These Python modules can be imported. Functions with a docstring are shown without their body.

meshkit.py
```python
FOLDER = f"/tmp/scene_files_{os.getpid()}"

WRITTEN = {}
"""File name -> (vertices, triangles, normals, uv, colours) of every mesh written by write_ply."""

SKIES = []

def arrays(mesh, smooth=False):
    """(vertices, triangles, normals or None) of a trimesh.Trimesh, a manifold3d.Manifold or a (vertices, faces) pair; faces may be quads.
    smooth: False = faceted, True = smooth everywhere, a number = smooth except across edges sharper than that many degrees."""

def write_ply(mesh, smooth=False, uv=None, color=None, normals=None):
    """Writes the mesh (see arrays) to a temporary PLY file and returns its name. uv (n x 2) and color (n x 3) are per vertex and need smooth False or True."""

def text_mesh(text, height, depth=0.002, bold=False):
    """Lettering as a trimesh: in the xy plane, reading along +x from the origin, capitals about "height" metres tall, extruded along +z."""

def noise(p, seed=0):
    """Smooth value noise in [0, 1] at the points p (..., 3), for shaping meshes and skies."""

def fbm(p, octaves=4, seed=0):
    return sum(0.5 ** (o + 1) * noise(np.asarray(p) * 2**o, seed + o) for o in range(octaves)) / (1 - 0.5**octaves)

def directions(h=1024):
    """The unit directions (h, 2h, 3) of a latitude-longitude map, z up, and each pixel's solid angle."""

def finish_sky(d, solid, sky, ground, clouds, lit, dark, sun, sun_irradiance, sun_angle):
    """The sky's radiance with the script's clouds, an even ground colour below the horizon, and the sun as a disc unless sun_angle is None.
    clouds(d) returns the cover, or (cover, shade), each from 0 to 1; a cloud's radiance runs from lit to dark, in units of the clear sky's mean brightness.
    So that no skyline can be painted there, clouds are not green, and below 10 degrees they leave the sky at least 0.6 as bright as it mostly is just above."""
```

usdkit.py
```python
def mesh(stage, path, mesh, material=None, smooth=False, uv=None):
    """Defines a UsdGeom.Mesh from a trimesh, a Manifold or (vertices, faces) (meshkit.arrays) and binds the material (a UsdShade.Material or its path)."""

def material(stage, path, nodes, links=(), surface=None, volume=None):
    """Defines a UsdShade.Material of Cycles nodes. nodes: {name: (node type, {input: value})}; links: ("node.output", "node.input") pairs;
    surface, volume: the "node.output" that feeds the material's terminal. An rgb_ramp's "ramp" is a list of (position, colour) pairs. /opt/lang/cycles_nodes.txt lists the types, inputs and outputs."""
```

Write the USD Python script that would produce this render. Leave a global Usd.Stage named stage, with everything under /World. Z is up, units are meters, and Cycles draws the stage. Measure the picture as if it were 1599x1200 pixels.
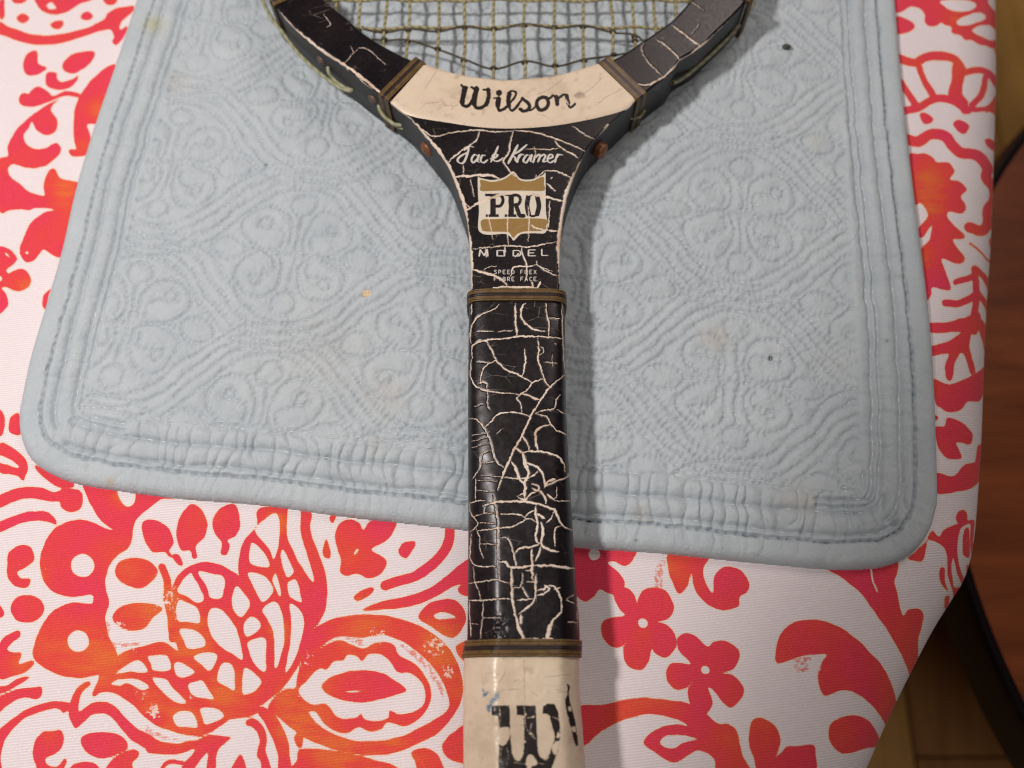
import math, random
import numpy as np
import shapely
from shapely.geometry import Polygon, LineString, Point
from shapely.ops import unary_union
from scipy.spatial import cKDTree
from pxr import Usd, UsdGeom, UsdLux, UsdShade, Sdf, Gf, Vt
import trimesh
import usdkit, meshkit

rng = np.random.default_rng(7)
random.seed(7)
stage = Usd.Stage.CreateInMemory()
UsdGeom.SetStageUpAxis(stage, UsdGeom.Tokens.z)
UsdGeom.SetStageMetersPerUnit(stage, 1.0)
stage.SetDefaultPrim(UsdGeom.Xform.Define(stage, '/World').GetPrim())
UsdGeom.Scope.Define(stage, '/World/Looks')

# ------------------------------------------------------------------ camera, lamps, exposure
CAM_H, PITCH, FPX = 0.30, math.radians(19.0), 1385.0
cam = UsdGeom.Camera.Define(stage, '/World/camera')
cam.AddTranslateOp().Set(Gf.Vec3d(0, 0, CAM_H))
cam.AddRotateXOp().Set(math.degrees(PITCH))
cam.CreateHorizontalApertureAttr(36.0)
cam.CreateVerticalApertureAttr(27.0)
cam.CreateFocalLengthAttr(36.0 * FPX / 1599.0)
cam.CreateClippingRangeAttr(Gf.Vec2f(0.01, 50))
cam.CreateFocusDistanceAttr(0.295)
cam.CreateFStopAttr(7.0)
cam.CreateExposureAttr(0.0)

key = UsdLux.SphereLight.Define(stage, '/World/table_lamp')
key.AddTranslateOp().Set(Gf.Vec3d(-0.30, 0.13, 0.53))
key.CreateRadiusAttr(0.026)
key.CreateNormalizeAttr(True)
key.CreateIntensityAttr(4.0)
key.CreateColorAttr(Gf.Vec3f(1.0, 0.90, 0.86))
# the lamp's shade cuts its light off towards the lower right, with a soft edge
ax = Gf.Vec3d(-0.62, 0.45, -0.72).GetNormalized()
key.AddOrientOp().Set(Gf.Quatf(Gf.Rotation(Gf.Vec3d(0, 0, -1), ax).GetQuat()))
shp = UsdLux.ShapingAPI.Apply(key.GetPrim())
shp.CreateShapingConeAngleAttr(84.8)
shp.CreateShapingConeSoftnessAttr(0.11)
far = UsdLux.SphereLight.Define(stage, '/World/far_lamp')
far.AddTranslateOp().Set(Gf.Vec3d(0.38, 0.72, 0.66))
far.CreateRadiusAttr(0.20)
far.CreateNormalizeAttr(True)
far.CreateIntensityAttr(3.3)
far.CreateColorAttr(Gf.Vec3f(1.0, 0.86, 0.80))
top = UsdLux.RectLight.Define(stage, '/World/ceiling_lamp')
top.AddTranslateOp().Set(Gf.Vec3d(0.35, -1.3, 1.9))
top.CreateWidthAttr(0.9)
top.CreateHeightAttr(0.9)
top.CreateNormalizeAttr(True)
top.CreateIntensityAttr(4.4)
top.CreateColorAttr(Gf.Vec3f(1.0, 0.88, 0.82))

# ------------------------------------------------------------------ helpers
CP, SP = math.cos(PITCH), math.sin(PITCH)

def at(p, z=0.0):
    """Points of the photograph (1599 x 1200) to the horizontal plane at height z."""
    p = np.atleast_2d(np.asarray(p, float))
    dx, dy = (p[:, 0] - 799.5) / FPX, -(p[:, 1] - 600) / FPX
    d = np.stack([dx, dy * CP + SP, dy * SP - CP], 1)
    k = (z - CAM_H) / d[:, 2]
    return np.stack([d[:, 0] * k, d[:, 1] * k, np.full(len(p), 0.0) + z], 1)

def pix(w):
    """The reverse of at()."""
    w = np.asarray(w, float)
    x, y, z = w[:, 0], w[:, 1], w[:, 2] - CAM_H
    cy, cz = y * CP + z * SP, -y * SP + z * CP
    return np.stack([799.5 + FPX * x / -cz, 600 - FPX * cy / -cz], 1)

used = {}
def free(parent, name):
    path = f'{parent}/{name}'
    if path not in used:
        used[path] = 0
        return path
    used[path] += 1
    return f'{path}_{used[path]:03d}'

def tag(prim, label=None, cat=None, group=None, kind=None):
    for k, v in (('label', label), ('category', cat), ('group', group), ('kind', kind)):
        if v:
            prim.SetCustomDataByKey(k, v)

def thing(name, label, cat, loc=(0, 0, 0), group=None):
    x = UsdGeom.Xform.Define(stage, free('/World', name))
    if any(loc):
        x.AddTranslateOp().Set(Gf.Vec3d(*map(float, loc)))
    tag(x.GetPrim(), label, cat, group)
    return str(x.GetPath())

def vnormals(v, f):
    n = np.cross(v[f[:, 1]] - v[f[:, 0]], v[f[:, 2]] - v[f[:, 0]])
    out = np.zeros_like(v)
    for c in range(3):
        out[:, c] = sum(np.bincount(f[:, k], n[:, c], len(v)) for k in range(3))
    return out / np.maximum(np.linalg.norm(out, axis=1, keepdims=True), 1e-20)

def put(parent, name, v, f, mat, normals='auto', attrs=None, origin=(0, 0, 0)):
    path = free(parent, name)
    v, f = np.asarray(v, float) - np.asarray(origin, float), np.asarray(f, np.int64)
    if f.shape[1] == 4:
        f = np.vstack([f[:, [0, 1, 2]], f[:, [0, 2, 3]]])
    idx = np.unique(f)
    if len(idx) < len(v):            # leave out points that no face uses
        if isinstance(normals, str):
            normals = vnormals(v, f)
        back = np.zeros(len(v), np.int64); back[idx] = np.arange(len(idx))
        v, f = v[idx], back[f]
        normals = None if normals is None else np.asarray(normals)[idx]
        attrs = {k: np.asarray(a)[idx] for k, a in (attrs or {}).items()}
    m = UsdGeom.Mesh.Define(stage, path)
    m.CreatePointsAttr(Vt.Vec3fArray.FromNumpy(v.astype(np.float32)))
    m.CreateFaceVertexCountsAttr(Vt.IntArray.FromNumpy(np.full(len(f), 3, np.int32)))
    m.CreateFaceVertexIndicesAttr(Vt.IntArray.FromNumpy(f.astype(np.int32).ravel()))
    m.CreateSubdivisionSchemeAttr('none')
    if isinstance(normals, str):
        normals = vnormals(v, f)
    if normals is not None:
        m.CreateNormalsAttr(Vt.Vec3fArray.FromNumpy(np.asarray(normals, np.float32)))
        m.SetNormalsInterpolation('vertex')
    for k, a in (attrs or {}).items():
        UsdGeom.PrimvarsAPI(m).CreatePrimvar(k, Sdf.ValueTypeNames.FloatArray, 'vertex').Set(Vt.FloatArray.FromNumpy(np.ascontiguousarray(a, np.float32)))
    UsdShade.MaterialBindingAPI.Apply(m.GetPrim()).Bind(mat)
    return m.GetPrim()

def grid_faces(n, m, close_m=False):
    i, j = np.meshgrid(np.arange(n - 1), np.arange(m if close_m else m - 1), indexing='ij')
    i, j, k = i.ravel(), j.ravel(), ((j + 1) % m).ravel()
    return np.stack([i * m + j, (i + 1) * m + j, (i + 1) * m + k, i * m + k], 1)

def crom(p, closed=False, sub=6):
    p = np.asarray(p, float)
    if len(p) < 3:
        return np.array([p[0] + (p[-1] - p[0]) * t for t in np.linspace(0, 1, sub + 1)])
    q = np.vstack([p[-1:], p, p[:2]]) if closed else np.vstack([2 * p[:1] - p[1:2], p, 2 * p[-1:] - p[-2:-1]])
    t = np.linspace(0, 1, sub, endpoint=False)[:, None]
    out = []
    for a, b, c, d in zip(q[:-3], q[1:-2], q[2:-1], q[3:]):
        out.append(0.5 * (2 * b + (c - a) * t + (2 * a - 5 * b + 4 * c - d) * t ** 2 + (3 * b - a - 3 * c + d) * t ** 3))
    if not closed:
        out.append(p[-1:])
    return np.vstack(out)

def resample(p, step):
    p = np.asarray(p, float)
    s = np.r_[0, np.cumsum(np.linalg.norm(np.diff(p, axis=0), axis=1))]
    n = max(2, int(s[-1] / step) + 1)
    t = np.linspace(0, s[-1], n)
    return np.stack([np.interp(t, s, p[:, k]) for k in range(p.shape[1])], 1)

def tube(pts, r, sides=8, closed=False, caps=True):
    p = np.asarray(pts, float)
    n = len(p)
    t = np.roll(p, -1, 0) - np.roll(p, 1, 0) if closed else np.gradient(p, axis=0)
    t /= np.linalg.norm(t, axis=1, keepdims=True) + 1e-15
    up = np.where(np.abs(t[:, 2:]) < 0.9, [0, 0, 1.0], [0, 1.0, 0])
    a = np.cross(t, up); a /= np.linalg.norm(a, axis=1, keepdims=True) + 1e-15
    b = np.cross(a, t)
    ang = np.arange(sides) * 2 * np.pi / sides
    r = np.broadcast_to(r, (n,))[:, None, None]
    v = (p[:, None] + r * (np.cos(ang)[None, :, None] * a[:, None] + np.sin(ang)[None, :, None] * b[:, None])).reshape(-1, 3)
    f = grid_faces(n, sides, True)[:, ::-1]
    if closed:
        j = np.arange(sides); k = (j + 1) % sides
        f = np.vstack([f, np.stack([(n - 1) * sides + k, k, j, (n - 1) * sides + j], 1)])
    f = np.vstack([f[:, [0, 1, 2]], f[:, [0, 2, 3]]])
    return v, f

VIEW = {'A': (0, 0, 6), 'B': (0, 180, 6), 'C': (0, 360, 6), 'D': (0, 560, 5), 'E': (0, 760, 2.7275), 'F': (0, 1000, 6), 'G': (230, 1000, 6),
        'H': (360, 760, 2.7275), 'I': (460, 1040, 5.711), 'J': (880, 760, 2.7275), 'K': (900, 1020, 6.6625), 'L': (1120, 1020, 5.33), 'M': (1200, 850, 6),
        'N': (1400, 760, 5), 'O': (1420, 500, 5), 'P': (1400, 260, 4.617), 'Q': (1390, 0, 4.615), 'R': (1199, 760, 2.7275), 'S': (1199, 400, 3), 'T': (1199, 0, 3),
        '2': (650, 180, 4), '3': (690, 450, 4), '4': (690, 700, 4), '5': (690, 950, 4.992), '6': (400, 0, 4), '7': (800, 0, 4), '1': (400, 0, 2), 'W': (700, 120, 7.268), '0': (0, 0, 1)}

def pts(view, text):
    x0, y0, s = VIEW[view]
    return np.array([[float(a) for a in w.split(',')] for w in text.split()]) / s + [x0, y0]

def poly(p):
    g = Polygon(p)
    return g if g.is_valid else g.buffer(0)

def circle(view, x, y, r):
    x0, y0, s = VIEW[view]
    return Point(x / s + x0, y / s + y0).buffer(r / s)

def area(lines):
    """Traced flat print: f fill, h hole, s stroke, c disc, k disc cut out; in the units of the view."""
    g = Polygon()
    for ln in lines.strip().splitlines():
        if not ln.strip():
            continue
        op, view, rest = ln.split(None, 2)
        s = VIEW[view][2]
        if op in 'fh':
            q = poly(crom(pts(view, rest), True))
        elif op == 'p':
            q = poly(pts(view, rest))
        elif op in 'sx':
            w, rest = rest.split(None, 1)
            q = LineString(crom(pts(view, rest))).buffer(float(w) / s / 2)
        else:
            x, y, r = map(float, rest.split())
            q = circle(view, x, y, r)
        g = g.difference(q) if op in 'hxk' else g.union(q)
    return g

def sdf(g, p, lim=12.0, step=0.6):
    """Signed distance (inside positive) of the points p to the area g."""
    out = np.full(len(p), -lim)
    polys = [q for q in getattr(g, 'geoms', [g]) if q.area > 0]
    b = np.vstack([resample(np.asarray(r.coords), step) for q in polys for r in [q.exterior, *q.interiors]])
    d, _ = cKDTree(b).query(p, distance_upper_bound=lim)
    d = np.minimum(d, lim)
    shapely.prepare(g)
    inside = shapely.contains_xy(g, p[:, 0], p[:, 1])
    return np.where(inside, d, -d)

def strokes(lines, pen=False):
    """Traced lines: 'view width x,y x,y ...' with the width in pixels of the photograph -> points with half widths."""
    P, R = [], []
    for ln in lines.strip().splitlines():
        if not ln.strip():
            continue
        view, w, rest = ln.split(None, 2)
        q = resample(crom(pts(view, rest)), 0.5)
        n = len(q)
        s = np.linspace(0, 1, n)
        taper = np.minimum(1, 0.45 + 3 * np.minimum(s, 1 - s))
        if pen:                          # a broad nib: down strokes are heavier
            t = np.gradient(q, axis=0); t /= np.linalg.norm(t, axis=1, keepdims=True) + 1e-9
            taper = (0.5 + 0.75 * np.abs(t[:, 1] - 0.35 * t[:, 0])) * np.minimum(1, 0.6 + 3 * np.minimum(s, 1 - s))
        P.append(q); R.append(float(w) / 2 * taper)
    return np.vstack(P), np.concatenate(R)

def stroke_sdf(pr, p, lim=10.0, jag=0.0, seed=3):
    P, R = pr
    if jag:
        q = np.c_[P / 3.0, np.zeros(len(P))]
        off = np.stack([meshkit.fbm(q / 1.6, 3, seed) - 0.5, meshkit.fbm(q / 1.6 + 40, 3, seed) - 0.5], 1)
        P = P + off * jag * 5
        R = R * (0.25 + 1.25 * meshkit.fbm(q * 0.9 + 9, 4, seed + 5))
    d, i = cKDTree(P).query(p, k=10, distance_upper_bound=lim)
    ok = np.isfinite(d)
    return np.where(ok, R[np.minimum(i, len(R) - 1)] - d, -lim).max(1)

def fbm2(p, s, o=4, seed=0):
    return meshkit.fbm(np.c_[np.asarray(p)[:, :2] / s, np.zeros(len(p))], o, seed)
# ------------------------------------------------------------------ the print of the cover, traced shape by shape
PRINT = '''
f A 0,0 45,0 40,60 45,150 20,185 0,185 -30,100
f A 115,-10 250,-10 220,25 170,35 130,25
f A 330,-30 345,50 390,100 460,130 540,135 640,110 740,45 820,20 870,-5 870,-30 600,-60
h A 440,50 480,25 530,75 500,90 460,85
f A 160,170 180,140 230,130 275,165 250,205 210,220 170,200
f A 470,240 500,205 570,190 600,220 575,265 530,280 490,265
f A 755,160 780,125 830,115 870,150 850,185 800,195 765,180
f A 970,-10 985,30 1040,50 1080,35 1100,-10 1040,-30
f A 0,210 80,250 200,295 330,325 480,330 640,310 800,265 930,210 980,175 1010,125 1090,80 1200,60 1250,60 1240,110 1190,160 1140,205 1115,260 1130,280 1180,245 1190,270 1160,350 1110,405 1075,420 1050,390 1065,345 1040,290 1000,285 860,320 700,370 560,410 430,425 300,420 180,390 80,355 0,320 -60,260
f A 330,475 350,500 350,570 365,605 440,640 400,680 330,705 270,710 230,680 215,610 235,540 280,490
f A 885,490 880,545 840,600 770,650 690,690 620,680 585,640 600,580 670,515 760,490 830,480
f A 440,690 490,675 535,690 530,730 560,765 630,760 690,740 735,710 720,760 670,810 590,845 500,840 440,805 425,740
f A 190,890 230,875 270,885 290,850 350,815 410,830 460,870 500,905 600,860 680,860 750,885 740,915 650,900 560,915 460,960 380,985 290,1000 210,990 175,950
f A 1070,600 1080,720 1040,860 990,1000 930,1150 890,1160 815,1170 830,1230 850,1290 835,1370 800,1460 700,1470 660,1450 645,1415 670,1400 715,1400 700,1330 690,1250 685,1150 700,1020 760,880 860,750 960,660
f A 560,930 500,985 480,1040 525,1100 543,1150 520,1235 470,1265 400,1260 345,1220 318,1170 295,1140 260,1210 222,1270 240,1340 300,1390 370,1400 430,1390 480,1355 530,1340 572,1390 560,1440 510,1500 430,1550 330,1575 240,1572 170,1550 120,1540 80,1570 75,1610 110,1670 200,1740 290,1805 400,1840 415,1800 410,1740 430,1650 470,1590 520,1585 550,1650 590,1680 760,1735 740,1860 680,2060 620,2270 570,2400 520,2405 440,2355 400,2340 360,2390 320,2440 245,2460 190,2390 190,2320 210,2270 240,2180 300,2080 420,1990 510,1965 420,1950 320,1955 270,1970 180,1960 80,1975 0,1995 -60,1800 -40,1500 0,1480 70,1460 70,1390 100,1310 160,1210 240,1130 330,1060 420,1000
k C 255 210 14
f C 0,155 60,165 120,205 155,265 120,320 65,365 80,400 130,380 190,360 240,370 270,410 290,465 270,520 220,560 160,570 100,550 50,530 20,545 60,600 75,660 60,720 0,775 -80,780 -160,700 -180,450 -120,200
h C 40,215 60,215 95,250 70,240
k C -5 455 25
f C 475,545 455,620 425,745 395,700 400,650 415,600
f D 0,395 30,430 40,500 20,590 0,610 -40,600 -40,400
f D 150,430 160,590 100,590 65,560 75,480 100,445
f D 0,665 80,685 150,735 205,800 220,870 200,920 190,955 165,945 140,920 70,900 0,890 -60,800
h D 0,760 60,780 110,810 150,855 110,850 50,830 0,820 -30,790
f D 270,835 360,865 460,915 560,965 580,985 565,1010 520,1015 600,1025 640,1060 650,1110 630,1170 580,1200 520,1195 475,1160 460,1120 380,1115 280,1095 190,1095 90,1125 0,1165 -40,1120 -30,1070 0,1065 90,1025 200,1005 320,1010 420,1045 490,1020 430,995 340,930 290,880
f E 0,150 60,125 140,105 200,110 235,140 240,165 215,155 150,145 90,155 0,195 -20,170
f E 365,-20 375,50 405,110 440,155 480,185 440,175 400,155 340,140 270,155 215,200 180,265 170,335 185,400 225,445 290,470 345,468 390,462 398,480 385,500 320,495 260,510 210,545 175,600 150,660 140,720 165,755 220,790 290,812 360,815 415,805 470,800 500,740 490,690 465,640 450,560 465,500 453,440 450,390 465,340 500,295 545,262 562,220 568,175 590,130 640,90 690,55 760,45 760,-30 560,-60
k E 352 337 50
k E 333 658 46
h E 500,20 520,70 545,85 570,70 575,20 540,5
f E 610,150 650,140 690,155 725,190 740,240 720,275 740,300 720,300 700,280 650,280 620,240 605,190
f E 820,75 860,100 885,160 870,215 835,255 840,300 820,305 810,275 770,270 750,200 760,150 785,100
f E 985,75 1010,90 1022,160 1005,210 970,230 980,250 965,290 940,285 945,250 940,230 915,200 905,150 930,100
f E 735,290 760,290 780,330 765,340 740,310
f E 30,340 40,280 90,250 130,260 145,310 110,345 75,365 90,390 130,395 115,430 80,430 45,410 28,370
f E 45,520 70,475 120,462 170,480 187,520 165,565 120,580 70,570
f E 0,505 20,540 0,560 -20,530
f E 0,665 40,630 80,615 85,640 50,665 30,690 45,705 85,705 90,720 80,755 130,740 145,750 110,790 50,810 0,818 -40,750
f E 490,360 510,320 560,305 620,310 660,340 670,370 640,410 590,435 540,420 505,395
s E 32 690,345 712,400 712,480 728,560 735,650
f E 480,560 510,515 570,495 640,500 690,520 650,560 620,600 570,615 520,605
f E 432,791 410,845 391,885 402,895 428,880 464,875 505,890 550,918 596,963 655,1013 720,1040 790,1058 850,1060 905,1045 975,995 1000,990 1091,965 1100,870 1030,890 960,868 900,820 850,775 800,730 740,690 690,660 610,680 540,700 480,740
h G 5,155 60,140 150,140 195,155 215,275 60,280 40,230
h G 255,225 300,205 370,240 440,300 380,340 300,350 260,310
h G 45,355 120,355 190,375 240,450 350,560 350,595 270,580 190,530 100,440
h G 380,420 440,390 510,380 560,440 620,550 540,545 450,530 400,490
h G 240,720 300,670 400,670 440,710 470,815 380,815 280,800
h G 500,640 600,635 680,660 720,710 650,760 550,785 520,740
h F 1080,320 1140,265 1220,210 1290,185 1340,220 1380,290 1300,300 1220,290 1150,305
h F 1045,410 1120,370 1250,360 1340,390 1400,440 1330,465 1240,420 1180,400 1120,430
f F 830,390 850,420 780,480 745,560 740,670 790,640 860,590 930,575 1010,585 1090,630 1170,720 1290,830 1440,910 1460,1040 1300,980 1180,890 1090,770 1010,700 930,685 860,700 790,760 710,825 670,770 645,680 660,570 700,480 760,410
f G 0,900 120,945 280,965 360,945 470,930 590,890 770,905 740,950 680,1010 650,1090 640,1200 640,1250 560,1250 560,1140 570,1050 500,1120 400,1250 300,1250 350,1150 430,1060 440,1020 350,1050 230,1075 120,1065 -10,1040
s G 40 120,1230 180,1155 250,1140 330,1150
f F 660,600 600,580 500,575 380,600 230,660 100,750 0,830 -60,900 -60,1250 20,1250 10,1100 30,980 80,880 180,770 300,700 420,660 520,640 570,660 590,685 640,655
f F -20,435 60,425 150,370 220,345 270,345 240,380 160,430 60,480 -20,505
f F -20,550 100,480 200,455 300,440 380,435 400,475 380,530 330,550 250,535 150,560 60,620 -20,680
f F 310,1100 315,1010 340,920 400,860 500,850 560,840 590,870 600,940 570,1020 510,1070 440,1100 430,1140 470,1180 540,1180 600,1110 625,1130 600,1200 560,1260 380,1260 330,1160
f F 760,960 770,910 850,870 980,860 1090,880 1170,930 1200,980 1180,1030 1100,1070 1000,1105 900,1100 820,1060 780,1010
f F 1180,1040 1250,1025 1300,1050 1290,1100 1240,1160 1230,1260 980,1260 1020,1160 1090,1090
f F 650,1260 680,1170 760,1140 850,1145 920,1180 940,1260
f E 730,460 745,400 790,350 850,325 910,325 970,350 1025,385 1075,440 1110,500 1140,590 1160,680 1175,790 1180,880 1100,900 1030,890 960,868 900,820 840,770 790,730 760,700 745,640 745,560 735,500
h E 755,450 770,410 810,370 825,390 850,430 868,480 840,495 800,470
h E 845,365 900,370 955,390 945,470 895,475 880,430
h E 1005,425 1035,450 1065,500 1030,555 1000,530 985,480
h E 755,490 790,490 840,520 850,580 800,575 755,570
h E 765,610 820,610 865,640 870,680 800,690 780,650
h E 885,560 900,520 940,525 985,570 1015,630 1032,735 990,715 930,670 895,620
h E 825,725 880,705 925,720 895,785 860,760
h G 700,220 800,240 820,460 740,430 655,370
h G 900,275 980,290 1060,370 1050,430 990,490 895,500
h H 55,590 90,555 125,580 120,610 70,640
h G 945,20 1100,-20 1110,150 1105,295 1000,215 960,110
f H 35,370 38,290 60,230 110,165 130,90 330,95 340,180 365,260 400,350 412,440 405,520 380,575 345,620 310,720 260,810 200,880 130,930 150,850 170,780 170,700 150,600 125,520 85,450
h H 250,85 295,90 300,200 330,300 355,410 300,340 265,270 240,210
h H 105,190 150,135 195,115 210,170 205,240 185,310 160,260
h H 80,320 90,240 140,280 165,340 120,340
h H 75,370 130,375 170,410 180,450 135,495 110,450
h H 215,300 225,270 265,350 260,375 235,380
h H 180,400 190,370 210,420 215,470 195,440
h H 245,410 280,400 300,470 300,495 260,475 245,450
h H 135,525 190,490 220,540 230,640 215,720 190,780 185,640 160,570
h H 255,500 310,550 310,620 280,720 240,790 235,770 255,660 260,580
f G 600,380 830,490 900,510 1000,480 1080,420 1110,300 1200,260 1300,350 1240,450 1120,560 1020,640 960,690 860,710 780,740 720,780 600,850 480,905 400,800 460,600 620,570
h G 500,640 600,635 680,660 720,710 650,760 550,785 520,740
h G 380,420 440,390 510,380 560,440 620,550 540,545 450,530 400,490
h G 240,720 300,670 400,670 440,710 470,815 380,815 280,800
f G 1040,630 1100,630 1200,700 1270,820 1320,950 1340,1100 1345,1250 1240,1250 1220,1080 1170,920 1100,770 1040,690
f G 920,770 950,735 1010,735 1070,780 1110,850 1120,930 1110,1030 1140,1130 1165,1250 1080,1250 1060,1140 1025,1090 1035,1010 1050,950 1030,870 980,820 930,800
f G 870,1070 900,1110 930,1250 780,1250 820,1140
f H 345,620 400,580 470,555 560,545 660,550 760,575 860,625 930,690 975,770 990,850 975,930 930,1000 870,1060 790,1100 700,1135 600,1145 500,1135 410,1110 330,1080 260,1030 200,980 160,940 220,870 270,860 285,870 280,840 290,780 310,720
h H 330,740 390,680 460,640 560,645 640,632 720,655 800,710 870,780 915,860 930,940 880,985 800,1030 720,1065 620,1085 520,1080 430,1050 370,1010 355,995 330,960 300,880
f H 280,850 295,780 340,720 400,680 470,655 560,690 620,665 690,670 720,720 790,760 840,830 855,890 830,960 790,1000 740,1020 670,1005 640,1035 590,1045 550,1025 500,1050 450,1045 400,1010 360,960 300,960 255,880
h H 290,870 310,840 350,800 385,775 410,780 440,745 480,740 500,715 540,725 560,745 590,715 640,715 680,745 710,790 760,795 810,830 830,880 820,930 780,960 720,970 680,955 670,985 620,1000 570,990 555,965 540,985 490,990 450,975 410,930 390,925 350,930 310,905
f H 385,855 420,815 490,790 560,782 640,795 700,825 750,865 730,880 660,900 580,918 500,915 430,895
h H 490,870 580,865 530,876
f H 300,1120 400,1120 520,1140 620,1165 700,1190 720,1230 290,1230 285,1160
f H 770,1130 830,1115 880,1140 910,1200 920,1230 810,1230 785,1170
f H 1030,1010 960,1040 920,1075 900,1115 930,1160 990,1180 1040,1180
f H 270,1070 290,1045 310,1065 305,1110 285,1110
f H 455,270 445,210 465,160 510,140 550,155 565,185 590,150 640,140 705,145 690,200 650,240 600,270 650,300 665,330 640,370 590,390 540,370 490,380 465,360 470,310
h H 522,290 535,268 545,270 532,288
f H 405,225 420,250 428,300 405,305 393,280
f H 425,125 450,120 440,155 425,150
f H 715,270 740,240 785,235 780,265 750,305 725,295
s H 44 935,170 930,230 900,290 850,340 780,385 700,408 660,422
f H 525,470 560,440 605,428 610,445 575,475 540,488
f H 560,525 640,490 740,470 830,440 910,390 980,330 1030,310 1030,400 960,420 900,455 830,490 750,515 650,525
f H 970,430 1025,400 1025,460 985,460
f H 800,560 830,510 880,485 940,480 985,510 1005,560 990,600 960,640 920,640 860,600
h H 865,550 900,535 960,555 920,565 880,565
f H 960,680 1030,660 1035,770 980,730
f J 20,245 290,260 295,310 260,340 215,320 190,330 240,370 260,420 230,460 190,455 155,440 130,470 95,490 60,470 0,400
k J 132 290 25
f J 320,470 340,440 390,430 440,450 470,510 450,560 400,580 440,590 480,640 470,700 430,730 390,710 375,690 365,740 335,780 290,775 260,740 255,690 270,665 240,685 200,680 165,640 160,590 190,560 260,550 235,520 215,470 215,440 260,430 300,460 310,500
k J 337 582 21
f J 485,650 520,625 570,640 610,680 640,660 690,658 740,690 748,730 720,780 670,795 720,805 765,850 760,900 715,942 680,920 640,870 615,860 635,920 610,970 600,980 560,950 535,920 530,870 550,830 520,860 480,865 445,830 440,780 465,750 540,755 500,710 485,680
k J 604 781 17
f J 455,280 615,290 595,350 605,410 635,455 640,390 670,350 710,342 760,360 790,410 780,450 750,470 745,510 700,525 650,520 600,490 560,440 545,370 530,420 500,455 480,445 455,390 445,340
f J 60,945 170,930 270,905 350,900 440,908 530,925 610,970 660,1010 700,1010 735,1040 750,1090 765,1150 800,1230 660,1230 640,1160 580,1125 540,1140 500,1165 460,1175 400,1140 340,1095 370,1050 420,1025 480,1015 530,1020 460,985 370,970 280,985 200,1020 140,1060 100,1095 60,1100
h J 410,1090 440,1060 500,1060 570,1075 510,1090 470,1115 430,1110
f J 790,1100 790,1040 805,995 840,985 890,1010 920,1050 925,1090 905,1150 950,1110 1000,1105 1060,1100 1072,1140 1060,1230 850,1230 810,1150
f R 38,755 36,690 60,620 110,580 180,567 260,580 340,620 420,690 490,770 530,850 550,920 550,980 520,1040 505,1030 480,980 430,920 370,880 320,868 270,885 240,890 220,850 215,800 230,750 250,718 200,715 150,722 90,740
f R 240,345 300,340 440,335 550,320 550,370 540,410 555,470 575,550 600,525 640,520 662,545 655,600 640,660 645,740 690,705 710,715 665,800 615,880 605,860 600,790 570,720 520,630 460,540 390,450 320,390
x R 8 438,350 448,400 466,450
f R 258,1060 270,1010 310,985 370,975 420,990 455,1030 480,1085 480,1110 420,1115 360,1135 310,1135 275,1105
f R 455,1150 485,1125 510,1140 450,1240 425,1215
f N 90,560 160,500 230,430 255,380 285,345 330,390 370,340 430,310 480,290 465,250 480,200 520,180 550,210 555,260 600,260 610,300 600,420 600,560 605,620 590,700 570,720 550,680 550,610 580,600 575,440 580,300 540,300 500,340 480,420 475,520 490,620 530,720 575,800 560,850 530,810 480,700 455,600 440,560 430,620 440,730 450,790 490,790 490,840 470,860 485,950 460,930 430,800 400,680 395,580 380,500 340,450 260,420 240,440 210,570 160,585
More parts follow.
